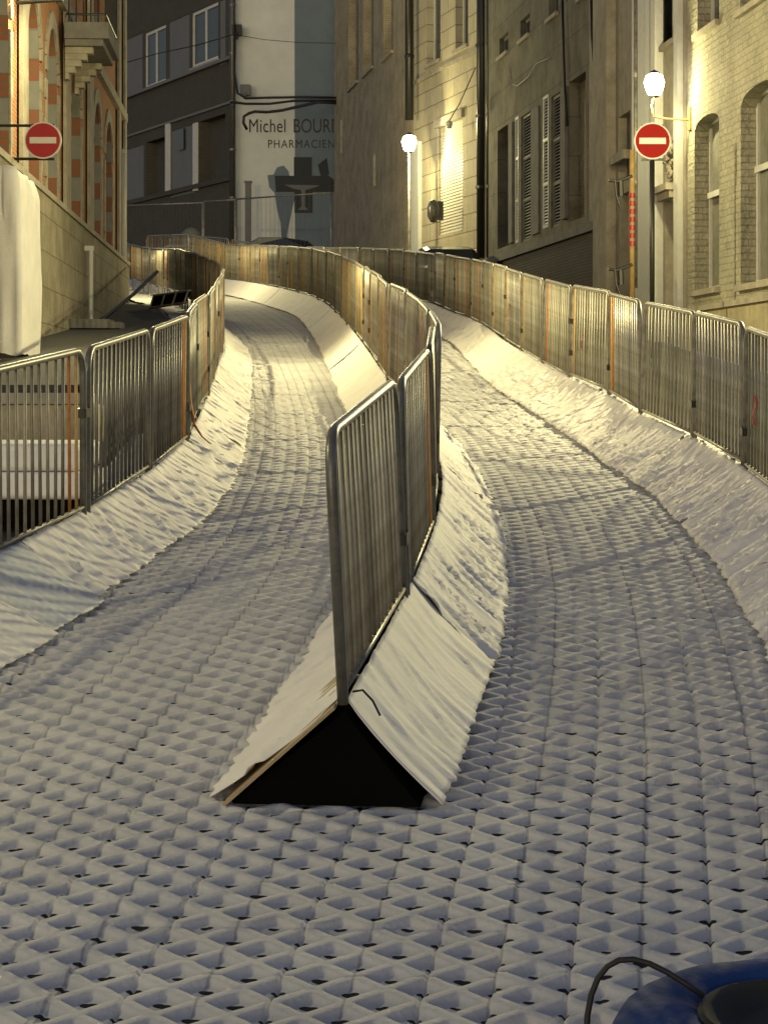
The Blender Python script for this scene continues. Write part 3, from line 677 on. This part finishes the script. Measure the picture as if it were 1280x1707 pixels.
# iron wall anchor
for (x, y0, y1) in ((625, 258, 310), (570, 200, 255)):
    D = onf(b_, x, .03); e = empty('wall_anchor', (px(x, D), D, pz(y1, D))); tag(e, 'long pale iron wall anchor on the tan brick house, %s' % ('nearer the lamp' if x == 625 else 'near the pharmacy wall'), 'wall anchor')
    b = MB(); b.tube([(0,0,0),(0,0,pz(y0, D)-pz(y1, D))], .07, 8); b.build('anchor_bar', M['stone'], e)
# downpipes
def downpipe(x, ytop, ybot, D, r, label, m='blackmetal'):
    e = empty('downpipe', (px(x, D), D, pz(ybot, D))); tag(e, label, 'downpipe', None); H = pz(ytop, D)-pz(ybot, D)
    b = MB(); b.tube([(0,0,0),(0,0,H)], r, 12); b.build('pipe', M[m], e, smooth=True)
    b = MB()
    for k in range(1, int(H/2)+1): b.tube([(0,0,k*2-.04),(0,0,k*2+.04)], r*1.22, 12)
    b.build('pipe_collar', M[m], e)
downpipe(803, -350, 430, 64.3, .15, 'thick black downpipe between the cream stone house and the shuttered house')
downpipe(814, -350, 430, 63.6, .06, 'thin black downpipe right beside the thick one')
downpipe(682, -400, 200, 71.6, .13, 'dark downpipe at the corner between the tan brick house and the cream stone house')
downpipe(1059, 0, 480, 42.8, .035, 'slim grey pipe left of the white pilaster', 'galv')

# --- far end: pharmacy gable and dark apartment block ---------------------------
A = (-6.26, 95); B_ = (4.5, 95)
gf = Facade('pharmacy_building', A, B_, -1, 'pale gable wall painted with a pharmacist sign and green-grey cross emblem', wallmat='gable', ztop=24)
gf.finish()
gz = lambda y: pz(y, 95)-gf.zb; gs = lambda x: px(x, 95)+6.26
def flat(b, pts, out, th=.012):
    """painted shape: thin raised outline from picture points on the gable"""
    P = [(gs(x), gz(y)) for x, y in pts]; n = len(P)
    b.quad(*[(x,-out,z) for x, z in P])
    for i in range(n): (xa, za), (xc, zc) = P[i], P[(i+1) % n]; b.quad((xa,-out,za),(xc,-out,zc),(xc,-.002,zc),(xa,-.002,za))
b = MB(); flat(b, [(490,-400),(600,-400),(600,430),(492,430)], .006); b.build('painted_band', M['bluegrey'], gf.e)
b = MB(); flat(b, [(446,292),(456,291),(462,279),(473,276),(481,285),(484,300),(495,318),(488,345),(478,392),(480,412),(470,412),(468,372),(462,350),(458,322),(449,312)], .012)
flat(b, [(528,280),(545,262),(552,268),(560,300),(570,430),(532,430),(536,330)], .016); b.build('painted_serpent', M['bluegrey'], gf.e)
b = MB(); flat(b, [(490,262),(520,262),(520,293),(548,293),(560,302),(560,320),(521,320),(521,355),(491,355),(491,320),(460,320),(458,293),(490,293)], .022); 
flat(b, [(530,275),(545,263),(549,290),(543,297),(534,292)], .02); b.build('painted_cross', M['paintdark'], gf.e)
b = MB(); flat(b, [(474,308),(534,309),(520,314),(509,317),(508,344),(514,350),(496,350),(503,344),(502,317),(488,314)], .028); b.build('painted_chalice', M['panelgrey'], gf.e)
def text(s, x, y, capm, parent, sx=1.0, sp=1.0, bold=.0):
    c = bpy.data.curves.new('lettering', 'FONT'); c.body = s; c.size = capm/.7; c.extrude = .004; c.offset = bold; c.space_character = sp
    o = bpy.data.objects.new('tmp', c); COL.objects.link(o); dg = bpy.context.evaluated_depsgraph_get(); me = bpy.data.meshes.new_from_object(o.evaluated_get(dg))
    bpy.data.objects.remove(o); me.materials.clear(); me.materials.append(M['paintletter'])
    t = bpy.data.objects.new('lettering', me); COL.objects.link(t); t.parent = parent
    t.location = (gs(x), -.012, gz(y)); t.rotation_euler = (R(90), 0, 0); t.scale = (sx, 1, 1); return t
text('Michel', 414, 220.5, .56, gf.e, sp=1.05, sx=.72)
t = text('BOURDON', 488, 221, .58, gf.e, sp=.98, bold=.0, sx=.72)
text('PHARMACIEN', 446, 246.5, .34, gf.e, sp=1.16, bold=.0, sx=.84)
# left: dark block whose right end is nearest
Bp = (-6.28, 94.98); Ap = (-13.9, 94.98+(13.9-6.28)/.445)
db = Facade('dark_apartment_block', Bp, Ap, 1, 'dark brown apartment block with white framed windows left of the pharmacy wall', wallmat='darkbrick', ztop=26)
for (x0, x1, yt, yb, kw) in ((376,366,0,108,dict(kind='blind', gm='panelgrey', nm='facade_panel', dep=.06)),(364,320,12,106,dict(dep=.12, t=.14)),(316,282,30,128,dict(kind='blind', gm='panelgrey', nm='facade_panel', dep=.06)),(277,242,48,142,dict(dep=.12, t=.14)),(238,203,62,158,dict(kind='blind', gm='panelgrey', nm='facade_panel', dep=.06)),
    (376,332,196,308,dict(kind='blind', gm='darkbrick', nm='open_bay', dep=.5)),(328,284,212,325,dict(kind='blind', gm='panelgrey', nm='facade_panel', dep=.06)),(280,244,232,328,dict(kind='blind', gm='darkbrick', nm='open_bay', dep=.5)),(240,205,246,335,dict(kind='blind', gm='panelgrey', nm='facade_panel', dep=.06)),
    (364,320,-190,-95,dict(dep=.12, t=.14)),(277,242,-155,-60,dict(dep=.12, t=.14))):
    db.op(x0, x1, yt, yb, **kw)
db.finish()
zs = db.Z(310, 122); db.part('sill_band', 'panelgrey', [(.02, db.L-.5, .003, .18, zs-.16, zs-.02)])
zs = db.Z(330, 303); db.part('lower_band', 'darkbrick', [(.02, db.L-.5, .003, .14, zs-.3, zs-.1)])
zs = db.Z(330, 195); db.part('upper_band', 'panelgrey', [(.02, db.L-.5, .003, .1, zs+.1, zs+.2)])
for x in (329, 283): db.part('bay_post', 'frame_white', [(db.S(x+2), db.S(x-4), .003, .1, db.Z(x, 318), db.Z(x, 205))])
b = MB(); db.box(b, db.S(309), db.S(300), .01, .08, db.Z(304, 250), db.Z(304, 215)); b.build('panel_window', M['glass'], db.e)
downpipe(388, -300, 410, 94.6, .12, 'dark pipe running up the corner between the apartment block and the pharmacy wall', 'galv_dark')
# cables over the pharmacy wall
D = 93.0
cable('wall_cable', 'thick black cable sweeping from the corner across the pharmacy wall, uppermost strand', [(392,40,94.4),(391,120,94.3),(396,155,94),(410,164,93.6),(440,163,D),(500,162,D),(562,163,D)], .05)
cable('wall_cable', 'second black cable running just below the uppermost strand', [(385,170,94.3),(410,173,93.6),(450,173,D),(490,168,D),(562,168,D)], .05)
cable('wall_cable', 'dark frayed cable bundle looping above the painted name', [(412,216,D),(406,205,D),(407,194,D),(415,189,D),(425,186,D),(445,187,D),(470,184,D),(500,177,D),(530,170,D),(562,172,D)], .06)
cable('wall_cable', 'thin black wire crossing the dark apartment block in front of the windows', [(205,106,90),(260,90,90),(330,75,90),(388,58,92)], .02)
cable('wall_cable', 'faint wire crossing high over the pharmacy wall', [(393,58,93),(440,66,D),(500,71,D),(560,72,D)], .012)
for i, (x, y) in enumerate(((395,50),(409,150))):
    e = empty('junction_box', (px(x, 94.5), 94.5, pz(y, 94.5))); tag(e, ['black junction box at the corner high on the pharmacy wall','pale round junction box above the painted name'][i], 'junction box')
    b = MB(); b.box(-.2,.2,-.1,.3,-.22,.22); b.tube([(0,-.1,-.1),(0,-.1,-.4)], .06, 8); b.build('box_body', M['cable' if i == 0 else 'panelgrey'], e)
for x, y0, y1, r, lab in ((414, 305, 425, .22, 'dark square post standing in front of the pharmacy wall'),):
    e = prop('wall_post', lab, 'post', x, 92); H = pz(y0, 92)-G(92); b = MB(); b.box(-r*.55, r*.55, -.1, .1, 0, H); b.box(-r*.7, r*.7, -.14, .14, H+.002, H+.08); b.build('post_body', M['panelgrey'], e)

# --- left brick building --------------------------------------------------------
A = (-4.95, 21.0); B_ = (-6.93, 60.6)
lb = Facade('banded_brick_building', A, B_, -1, 'orange brick building with pale stone bands and tall arched windows on the left', wallmat='brick', ztop=13)
s_of = lambda D: (D-21)/(60.6-21)*lb.L
ZB = 3.3-lb.zb; ZA = 6.4-lb.zb
wins = [(36.4,38.5),(39.7,41.7),(44.4,46.9),(50.2,52.4),(53.8,56.2)]
# banded reveals: alternating brick and stone
def banded():
    m = bpy.data.materials.new('banded_brick_and_stone'); m.use_nodes = True; n = m.node_tree.nodes; l = m.node_tree.links; bs = n['Principled BSDF']; bs.inputs['Roughness'].default_value = .85
    tc = n.new('ShaderNodeTexCoord'); sp = n.new('ShaderNodeSeparateXYZ'); l.new(tc.outputs['Object'], sp.inputs[0])
    mu = n.new('ShaderNodeMath'); mu.operation = 'MULTIPLY'; mu.inputs[1].default_value = 1/.86; l.new(sp.outputs[2], mu.inputs[0])
    fr_ = n.new('ShaderNodeMath'); fr_.operation = 'FRACT'; l.new(mu.outputs[0], fr_.inputs[0])
    gt = n.new('ShaderNodeMath'); gt.operation = 'GREATER_THAN'; gt.inputs[1].default_value = .56; l.new(fr_.outputs[0], gt.inputs[0])
    mu2 = n.new('ShaderNodeMath'); mu2.operation = 'MULTIPLY'; mu2.inputs[1].default_value = 1/.12; l.new(sp.outputs[2], mu2.inputs[0])
    f2 = n.new('ShaderNodeMath'); f2.operation = 'FRACT'; l.new(mu2.outputs[0], f2.inputs[0]); g2 = n.new('ShaderNodeMath'); g2.operation = 'GREATER_THAN'; g2.inputs[1].default_value = .25; l.new(f2.outputs[0], g2.inputs[0])
    nz = n.new('ShaderNodeTexNoise'); nz.inputs['Scale'].default_value = 4; l.new(tc.outputs['Object'], nz.inputs[0])
    c1 = n.new('ShaderNodeMixRGB'); c1.inputs[1].default_value = (.16,.13,.1,1); c1.inputs[2].default_value = (.28,.1,.05,1); l.new(g2.outputs[0], c1.inputs[0])
    c2 = n.new('ShaderNodeMixRGB'); c2.inputs[1].default_value = (.2,.19,.175,1); c2.inputs[2].default_value = (.3,.29,.26,1); l.new(nz.outputs[0], c2.inputs[0])
    mx = n.new('ShaderNodeMixRGB'); l.new(gt.outputs[0], mx.inputs[0]); l.new(c2.outputs[0], mx.inputs[1]); l.new(c1.outputs[0], mx.inputs[2]); l.new(mx.outputs[0], bs.inputs['Base Color'])
    return m
BAND = banded()
for (a, c) in wins+[(24,26),(27.5,29.5),(32,34)]:
    lb.opm(s_of(a), s_of(c), ZB, ZA, arch=.9, dep=.5, mull=1, sm='stone', sill=0, fm='shutter')
    lb.opm(s_of(a), s_of(c), ZA+1.5, ZA+3.9, arch=.8, dep=.5, mull=1, sm='stone', sill=0, fm='shutter')
lb.finish(BAND)
lb.part('plinth', 'plinth', [(0, lb.L-.004, .003, .16, 0, ZB-.1)])
lb.part('plinth_cap', 'stone', [(0, lb.L-.004, .003, .2, ZB-.098, ZB)])
# stone edgings beside each window, toothed like quoins
for (a, c) in wins+[(32,34)]:
    for edge, dr in ((a, -1), (c, 1)):
        bx = []; n = int((ZA-.8-ZB)/.34)
        for k in range(n):
            w = .34 if k % 2 else .2; s0 = s_of(edge); s1 = s0+dr*w; bx.append((min(s0,s1), max(s0,s1), .003, .035, ZB+.01+k*.34, ZB+.01+k*.34+.335))
        lb.part('stone_quoins', 'stone', bx)
    b = MB(); m_ = (s_of(a)+s_of(c))/2; w = (s_of(c)-s_of(a))/2; n = 14
    for k in range(n):
        t0 = PI*k/n; t1 = PI*(k+1)/n-.02
        q = [(m_-math.cos(t)*(w+rr), ZA-.9+math.sin(t)*(.9+rr)) for t, rr in ((t0,0),(t1,0),(t1,.3),(t0,.3))]
        b.quad(*[(x,-.04,z) for x, z in q])
        for i in range(4): (xa, za), (xc, zc) = q[i], q[(i+1) % 4]; b.quad((xa,-.04,za),(xc,-.04,zc),(xc,-.002,zc),(xa,-.002,za))
    b.build('window_arch', M['stone'], lb.e)
for D0, D1, mm in ((35.1,35.9,'stone'),(42.6,43.5,'stone'),(48.2,49.2,'stone'),(57.6,58.3,'stone'),(60.0,60.55,'stone')):
    lb.part('stone_pier', mm, [(s_of(D0), s_of(D1), .036, .1, ZB+.002, lb.ztop-lb.zb-.5)])
lb.part('stone_band', 'stone', [(0, lb.L-.01, .003, .12, ZA+.62, ZA+.86)])
# balcony
bs0, bs1 = s_of(41.9), s_of(44.8); zbk = 6.42-lb.zb
bal = lb.part('balcony', 'stone_dark', [(bs0, bs1, .12, .93, zbk, zbk+.3), (bs0+.1, bs1-.1, .12, .82, zbk-.12, zbk-.002)])
for s_ in (bs0+.25, bs1-.55):
    b = MB()
    for k in range(5): lb.box(b, s_, s_+.3, .11, .62-k*.11, zbk-.24-k*.12, zbk-.125-k*.12)
    b.build('balcony_bracket', M['stone'], bal)
b = MB()
for k in range(30):
    s_ = bs0+.06+(bs1-bs0-.12)*k/29; b.tube([(s_,-.87,zbk+.28),(s_,-.87,zbk+1.25)], .014, 6)
for k in range(5): y = -.2-.67*k/5; b.tube([(bs0+.06,y,zbk+.28),(bs0+.06,y,zbk+1.25)], .014, 6)
b.tube([(bs0+.06,-.14,zbk+1.26),(bs0+.06,-.87,zbk+1.26),(bs1-.06,-.87,zbk+1.26)], .03, 8); b.tube([(bs0+.06,-.14,zbk+.45),(bs0+.06,-.87,zbk+.45),(bs1-.06,-.87,zbk+.45)], .02, 8)
b.build('balcony_railing', M['blackmetal'], bal)
downpipe(203, -200, 470, 60.2, .09, 'black downpipe at the far corner of the banded brick building')
e = prop('pale_pole', 'thin brightly lit pale pole at the far corner of the banded brick building', 'pole', 206, 59); H = pz(256, 59)-G(59)
b = MB(); b.tube([(0,0,0),(0,0,H)], .055, 10); b.build('pole_tube', M['frame_white'], e, smooth=True); b = MB(); b.lathe([(0,.14),(.06,.08),(.08,0)], (0,0,H), 10); b.build('pole_cap', M['frame_white'], e, smooth=True)
e = prop('pale_post', 'short white post leaning on the stone plinth of the brick building', 'post', 152, 46); H = pz(418, 46)-G(46)
b = MB(); b.tube([(0,0,0),(0,0,H)], .05, 10); b.box(-.16,.06,-.04,.04,H,H+.1); b.build('post_body', M['frame_white'], e)

# ------------------------------------------------------------------ no-entry signs
def sign(x, y, r, D, m, label, rz=0, pole=True):
    e = prop('no_entry_sign', label, 'road sign', x, D); e.rotation_euler = (0,0,rz); z = pz(y, D)-G(D)
    if pole:
        b = MB(); b.tube([(0,.05,0),(0,.05,z+r*.9)], .04, 12); b.build('pole', M['blackmetal'], e, smooth=True)
    if not pole:
        for zz_ in (z-r*.98, z+r*.82):
            b = MB(); b.tube([(r*.6,.05,zz_),(-.75,.05,zz_)], .022, 8); b.build('wall_arm', M['blackmetal'], e)
    def disc(y0, y1, ra, mm, nm):
        b = MB(); n = 48; A = [(ra*math.cos(2*PI*k/n), y0, z+ra*math.sin(2*PI*k/n)) for k in range(n)]; B2 = [(p[0], y1, p[2]) for p in A]
        b.quad(*A); b.quad(*B2[::-1])
        for k in range(n): b.quad(A[k], B2[k], B2[(k+1) % n], A[(k+1) % n])
        return b.build(nm, M[mm], e)
    disc(-.012, .02, r, 'signwhite', 'sign_rim'); disc(-.017, -.0125, r*.92, m, 'sign_face')
    b = MB(); w = r*.72; h = r*.17; b.box(-w, w, -.021, -.0175, z-h, z+h); b.build('white_bar', M['signwhite'], e)
    for (za, zc) in ((z-r*1.07, z-r*.92), (z+r*.75, z+r*.9)): b = MB(); b.box(-r*.6, r*.6, .022, .045, za, zc); b.build('bracket', M['blackmetal'], e)
    return e
sign(1087, 235, .292, 36, 'red', 'bright red no entry sign on a black pole below the right street lamp')
sign(72.5, 234, .268, 33, 'red_dull', 'dull dark red no entry sign on the left in front of the banded brick building', pole=False)

# ------------------------------------------------------------------ street lamps
def lantern(e, z, r=.2, power=0, col=LAMP_COL, off=(0,0), aim=(0,-1,0), spot=0):
    ox, oy = off
    b = MB(); b.lathe([(r*.55,-r*1.1),(r*.85,-r*.5),(r*1.0,.15*r),(r*.8,r*.8),(r*.3,r*1.05),(0,r*1.08)], (ox,oy,z), 20); b.build('lamp_glass', M['lampglass'], e, smooth=True)
    b = MB(); b.lathe([(r*.5,r*1.0),(r*.55,r*1.05),(r*.4,r*1.2),(r*.18,r*1.3),(0,r*1.4)], (ox,oy,z), 20); b.build('lamp_cap', M['blackmetal'], e, smooth=True)
    b = MB(); b.lathe([(0,-r*1.35),(r*.3,-r*1.3),(r*.6,-r*1.12)], (ox,oy,z), 20); b.build('lamp_collar', M['blackmetal'], e, smooth=True)
    if power:
        l = bpy.data.lights.new('lamp_light', 'POINT'); l.energy = power; l.color = col; l.shadow_soft_size = .07
        if spot: l2 = bpy.data.lights.new('lamp_beam', 'SPOT'); l2.energy = spot; l2.color = col; l2.shadow_soft_size = .07; l2.spot_size = R(130); l2.spot_blend = .8
        if spot: o = bpy.data.objects.new('lamp_beam', l2); COL.objects.link(o); o.parent = e; v = Vector(aim).normalized()*(r*1.1+.1); o.location = (ox+v.x, oy+v.y, z-.05+v.z); o.rotation_euler = Vector(aim).to_track_quat('-Z', 'Y').to_euler()
        o = bpy.data.objects.new('lamp_light', l); COL.objects.link(o); o.parent = e; v = Vector(aim).normalized()*(r*1.1+.1); o.location = (ox+v.x, oy+v.y, z-.05+v.z)
def lamp_post(X, D, z, label, power, r=.2, aim=(0,-1,0), spot=0):
    e = empty('street_lamp', (X, D, G(D))); tag(e, label, 'street lamp', 'street lamps of the street'); zz_ = z-G(D)
    b = MB(); b.tube([(0,0,0),(0,0,.8),(0,0,.85),(0,0,zz_-r*1.3)], [.09,.085,.05,.04], 12); b.build('lamp_pole', M['galv'], e, smooth=True)
    b = MB(); b.tube([(0,0,.02),(0,0,.5)], .13, 12); b.build('pole_base', M['blackmetal'], e, smooth=True)
    lantern(e, zz_, r, power, aim=aim, spot=spot); return e
D = 69; lamp_post(px(682, D), D, pz(238, D), 'lit street lamp on a slim pale post in front of the tan brick house', 220, .23, aim=(-1.3,-.9,-.8), spot=480)
# wall mounted on the right
D = 39.6; e = empty('street_lamp', (px(1090, D), D, pz(140, D))); tag(e, 'lit street lamp mounted on the wall above the right no entry sign', 'street lamp', 'street lamps of the street')
lantern(e, 0, .18, 120, aim=(-1,-.75,-.5), spot=700)
wx = 5.33-px(1090, D)
b = MB(); b.tube([(0,0,-.22),(-.05,0,-.38),(-.02,0,-.5),(.0,.02,-.56),(.2,.05,-.6),(wx,.05,-.62)], .018, 8); b.box(wx-.03,wx+.01,-.06,.16,-.8,-.4); b.build('wall_arm', M['ochre'], e)
# lamps standing just outside the frame whose light falls on the track
lamp_post(-5.2, 9.3, G(9.3)+4.3, 'lit low lamp post at the near left outside the frame', 160, aim=(1,0,0))
lamp_post(6.9, 24.5, 3.9, 'lit lamp post on the right pavement just outside the frame', 1900, aim=(-1,-.6,0))
D = 34.4; e = empty('street_lamp', (-4.75, D, 6.3)); tag(e, 'lit street lamp on the wall of the banded brick building just above the frame', 'street lamp', 'street lamps of the street')
lantern(e, 0, .2, 260, aim=(1,-.62,-.45), spot=1450); b = MB(); b.tube([(0,0,-.27),(-.1,0,-.45),(-.8,0,-.5)], .03, 8); b.build('wall_arm', M['blackmetal'], e)
D = 64; lamp_post(-7.9, 63.0, G(63)+5, 'lit street lamp behind the corner of the brick building at the top bend', 900, aim=(1,.3,0))

# ------------------------------------------------------------------ things on the left pavement
def PV(y): return max(.03+(y-21.5)*.0497, G(y)+.02)
b = MB(); yy = [21.3+k*1.5 for k in range(26)]
for y in yy:
    xr = min(-2.75, at(LEF, y)-.45)
    b.v += [(-7.2, y, PV(y)), (xr-.12, y, PV(y)), (xr, y, PV(y)-.02), (xr, y, G(y)-.3)]
for j in range(len(yy)-1):
    for i in range(3): b.f.append((j*4+i, j*4+i+1, j*4+i+5, j*4+i+4)); b.m.append(0)
b.quad((-7.2,21.3,PV(21.3)),(-2.87,21.3,PV(21.3)),(-2.75,21.3,G(21)-.3),(-7.2,21.3,G(21)-.3))
tag(b.build('pavement', M['asphalt']), kind='structure')
# sheet-wrapped kiosk
e = empty('wrapped_kiosk', (-5.0, 29, PV(29))); tag(e, 'tall box wrapped in white plastic sheeting at the left edge below the dull sign', 'wrapped box')
b = MB(); n = 60; H = 2.28; T = 26
def rect(t, hx, hy):
    t = (t % 1)*4; k = int(t); f = t-k
    return [(-hx+2*hx*f,-hy),(hx,-hy+2*hy*f),(hx-2*hx*f,hy),(-hx,hy-2*hy*f)][k]
for k in range(T+1):
    v = k/T; z = H*v
    sh = 1.0 if v < .9 else 1-.12*((v-.9)/.1)**1.5
    for i in range(n):
        x, y = rect(i/n, .5*sh+.02*(1-v), .8*sh)
        w = .05*n3(i*.55+v*1.1, v*1.6, 4)+.03*n3(i*1.3, v*3, 8)
        l_ = math.hypot(x, y); b.v.append((x*(1+w/l_), y*(1+w/l_), z+(.05*n3(i*.4, 2) if k == 0 else 0)+ (0.10*n3(x*2,y*2,3) if v > .9 else 0)))
for k in range(T):
    for i in range(n): b.f.append((k*n+i, k*n+(i+1) % n, (k+1)*n+(i+1) % n, (k+1)*n+i)); b.m.append(0)
b.f.append(tuple(T*n+i for i in range(n))); b.m.append(0)
b.build('plastic_wrap', M['tarp'], e, smooth=True)
b = MB(); b.box(-.4,.42,-.7,.7,-.03,.1); b.build('base_pallet', M['ply'], e)
# white padded block and sandstone wall behind the near left barriers
e = empty('white_mat_block', (-3.05, 17.4, G(17.4))); tag(e, 'low white padded block behind the nearest left barriers', 'crash mat')
b = MB(); X0, X1, Y0, Y1 = -1.2, .82, -.5, .9
r_ = .07
for k in range(2): b.box(X0+.05*k, X1-.03*k, Y0+.03*k, Y1-.03*k, .16+.21*k, .365+.21*k)
o = b.build('mat_layers', M['tarp'], e); bv = o.modifiers.new('bev', 'BEVEL'); bv.width = .05; bv.segments = 4
b = MB(); b.box(X0, X1-.1, Y0+.08, Y1, .0, .155); b.build('shadow_base', M['black'], e)  # black box stands in for the dark shadow under the mats
b = MB(); b.lathe([(0,.012),(.2,.01),(.23,0)], (-.75,-.05,.585), 24); b.build('round_patch', M['bluegrey'], e)
e = empty('sandstone_wall', (-4.2, 21.05, G(21.05)-.05)); tag(e, 'low yellowish sandstone wall behind the white padded block', 'low wall')
b = MB()
for k in range(5):
    for j in range(2): b.box(-2.4+k*.76+(j*.2), -2.4+k*.76+.75+(j*.2), -.2, .2, -.1+j*.36, .255+j*.36)
o = b.build('stone_blocks', M['yellowwall'], e); bv = o.modifiers.new('bev', 'BEVEL'); bv.width = .02; bv.segments = 2
b = MB(); b.box(-2.4, 1.5, -.22, .24, .62, .72); b.build('coping', M['stone'], e)
# slab and clutter on the asphalt
D = 43; e = prop('dark_slab', 'dark flat slab lying on the asphalt below the brick building', 'slab', 160, D, PV(D))
b = MB(); b.box(-.42,.3,-.5,.5,0,.17); b.box(.305,.5,-.4,.4,0,.12); b.build('slab_body', M['stone_dark'], e)
b = MB(); b.tube([(.1,.2,.17),(.45,2.4,.75),(.72,4.4,1.3)], .04, 6); b.build('support_bar', M['blackmetal'], e)
D = 37; e = prop('plastic_scrap', 'small white scrap of plastic on the dark asphalt', 'litter', 214, D, PV(D))
b = MB(); b.quad((-.08,0,.01),(.06,-.1,.03),(.14,.05,.015),(.02,.16,.06)); b.quad((-.08,0,.01),(.02,.16,.06),(-.1,.2,.02)); b.build('scrap', M['tarp'], e)
# fallen frame beside the far left row
D = 55; e = prop('metal_trestle', 'low dark metal trestle lying below the far left barriers', 'trestle', 250, D, PV(D))
b = MB()
b.tube([(0,0,0),(.1,0,.35),(.28,0,.3),(.2,0,.02)], .025, 6)
for k in range(1, 4): b.tube([(k*.38,-k*1.2,.0),(k*.38+.1,-k*1.2,.3),(k*.38+.26,-k*1.2,.28)], .025, 6)
b.tube([(.1,0,.33),(1.3,-3.6,.3)], .03, 6); b.tube([(.0,0,.03),(1.2,-3.6,.03)], .03, 6); b.build('trestle_frame', M['galv'], e)
b = MB(); b.quad((.02,0,.03),(1.2,-3.6,.03),(1.3,-3.6,.28),(.1,0,.31)); b.build('trestle_board', M['black'], e)

# ------------------------------------------------------------------ beyond the top of the track
z_ = G(76.5); place_barrier((px(272,76.5),76.5),(px(400,76.5),76.5), z_+.02, z_+.02, 'lone crowd barrier seen face on behind the top bend of the track', 'barriers behind the top bend', 'galv')
D = 79; e = prop('recycling_igloo', 'grey green dome-shaped recycling container behind the lone barrier', 'container', 319, D)
Ht = pz(379, D)-G(D); b = MB(); b.lathe([(.36,0),(.42,.1),(.42,Ht*.55),(.4,Ht*.72),(.31,Ht*.9),(.16,Ht*.98),(0,Ht)], n=24); b.build('dome_body', M['igloo'], e, smooth=True)
b = MB(); b.tube([(0,-.4,Ht*.62),(0,-.45,Ht*.62)], .12, 14); b.build('inlet', M['black'], e)
def site_fence(xa, xb, ya, yb, D0, D1, label, post_at):
    A0 = Vector((px(xa, D0), D0, G(D0))); B0 = Vector((px(xb, D1), D1, G(D1))); e = empty('site_fence', A0); tag(e, label, 'site fence', 'site fence panels in front of the pharmacy wall')
    d = B0-A0; za = pz(ya, D0)-A0.z; zb2 = pz(yb, D1)-A0.z
    b = MB(); b.tube([(0,0,0),(0,0,za)], .035, 8); b.tube([(d.x,d.y,d.z),(d.x,d.y,zb2)], .035, 8); b.tube([(0,0,za),(d.x,d.y,zb2)], .03, 8); b.tube([(0,0,.4),(d.x,d.y,.4+d.z)], .02, 8); b.build('fence_frame', M['galv'], e, smooth=True)
    b = MB(); n = 22
    for k in range(1, n): t = k/n; b.tube([(d.x*t,d.y*t,.35+d.z*t),(d.x*t,d.y*t,lerp(za, zb2, t))], .004, 4)
    b.build('mesh_wires', M['galv_dark'], e)
site_fence(205, 338, 343, 338, 86, 84, 'thin galvanised site fence panel in front of the dark apartment block', 0)
site_fence(340, 392, 336, 333, 84, 83, 'narrow galvanised site fence panel at the corner of the pharmacy wall', 0)
site_fence(394, 552, 332, 321, 83, 81, 'galvanised site fence panel in front of the painted cross', 0)
def car(X, D, rz, label):
    e = empty('parked_car', (X, D, G(D)), rz); tag(e, label, 'car', 'dark parked cars beyond the track'); e.rotation_euler = (math.atan2(G(D+2)-G(D-2), 4), 0, rz)
    prof = [(-2.0,.35),(-2.02,.75),(-1.85,.98),(-1.1,1.02),(-.55,1.42),(.3,1.5),(1.2,1.45),(1.85,1.05),(2.0,.8),(2.0,.35)]
    b = MB(); secs = []
    for sx, k in ((-.8,.0),(-.83,.0),(-.74,.02),(.74,.02),(.83,.0),(.8,.0)):
        pass
    for i, (x, ins) in enumerate(((-.84,1),(-.70,0),(.70,0),(.84,1))):
        for (y, z) in prof:
            b.v.append((x*(1 if z < 1.03 else .8), y, z-(.04 if ins else 0)))
    n = len(prof)
    for i in range(3):
        for k in range(n): b.f.append((i*n+k, i*n+(k+1) % n, (i+1)*n+(k+1) % n, (i+1)*n+k)); b.m.append(0)
    b.f.append(tuple(range(n))); b.m.append(0); b.f.append(tuple(3*n+k for k in range(n))[::-1]); b.m.append(0)
    b.build('body', M['car'], e)
    b = MB(); b.quad((-.6,-1.12,1.035),(.6,-1.12,1.035),(.55,-.6,1.43),(-.55,-.6,1.43)); b.build('windscreen', M['glass'], e)
    for sx in (-1, 1):
        b = MB(); b.box(sx*.62-.12, sx*.62+.12, -2.05, -1.99, .68, .82); b.build('headlight', M['frame_white'], e)
        for yy in (-1.3, 1.3):
            b = MB(); b.tube([(sx*.86,yy,.32),(sx*.66,yy,.32)], .31, 20); w = b.build('wheel', M['rubber'], e); b = MB(); b.tube([(sx*.87,yy,.32),(sx*.861,yy,.32)], .18, 16); b.build('rim', M['galv'], w)
    return e
car(1.72, 61.5, R(5), 'black parked car whose roof shows above the right row below the roller shutter')
car(-3.6, 86, R(95), 'dark parked car in front of the painted pharmacy wall')
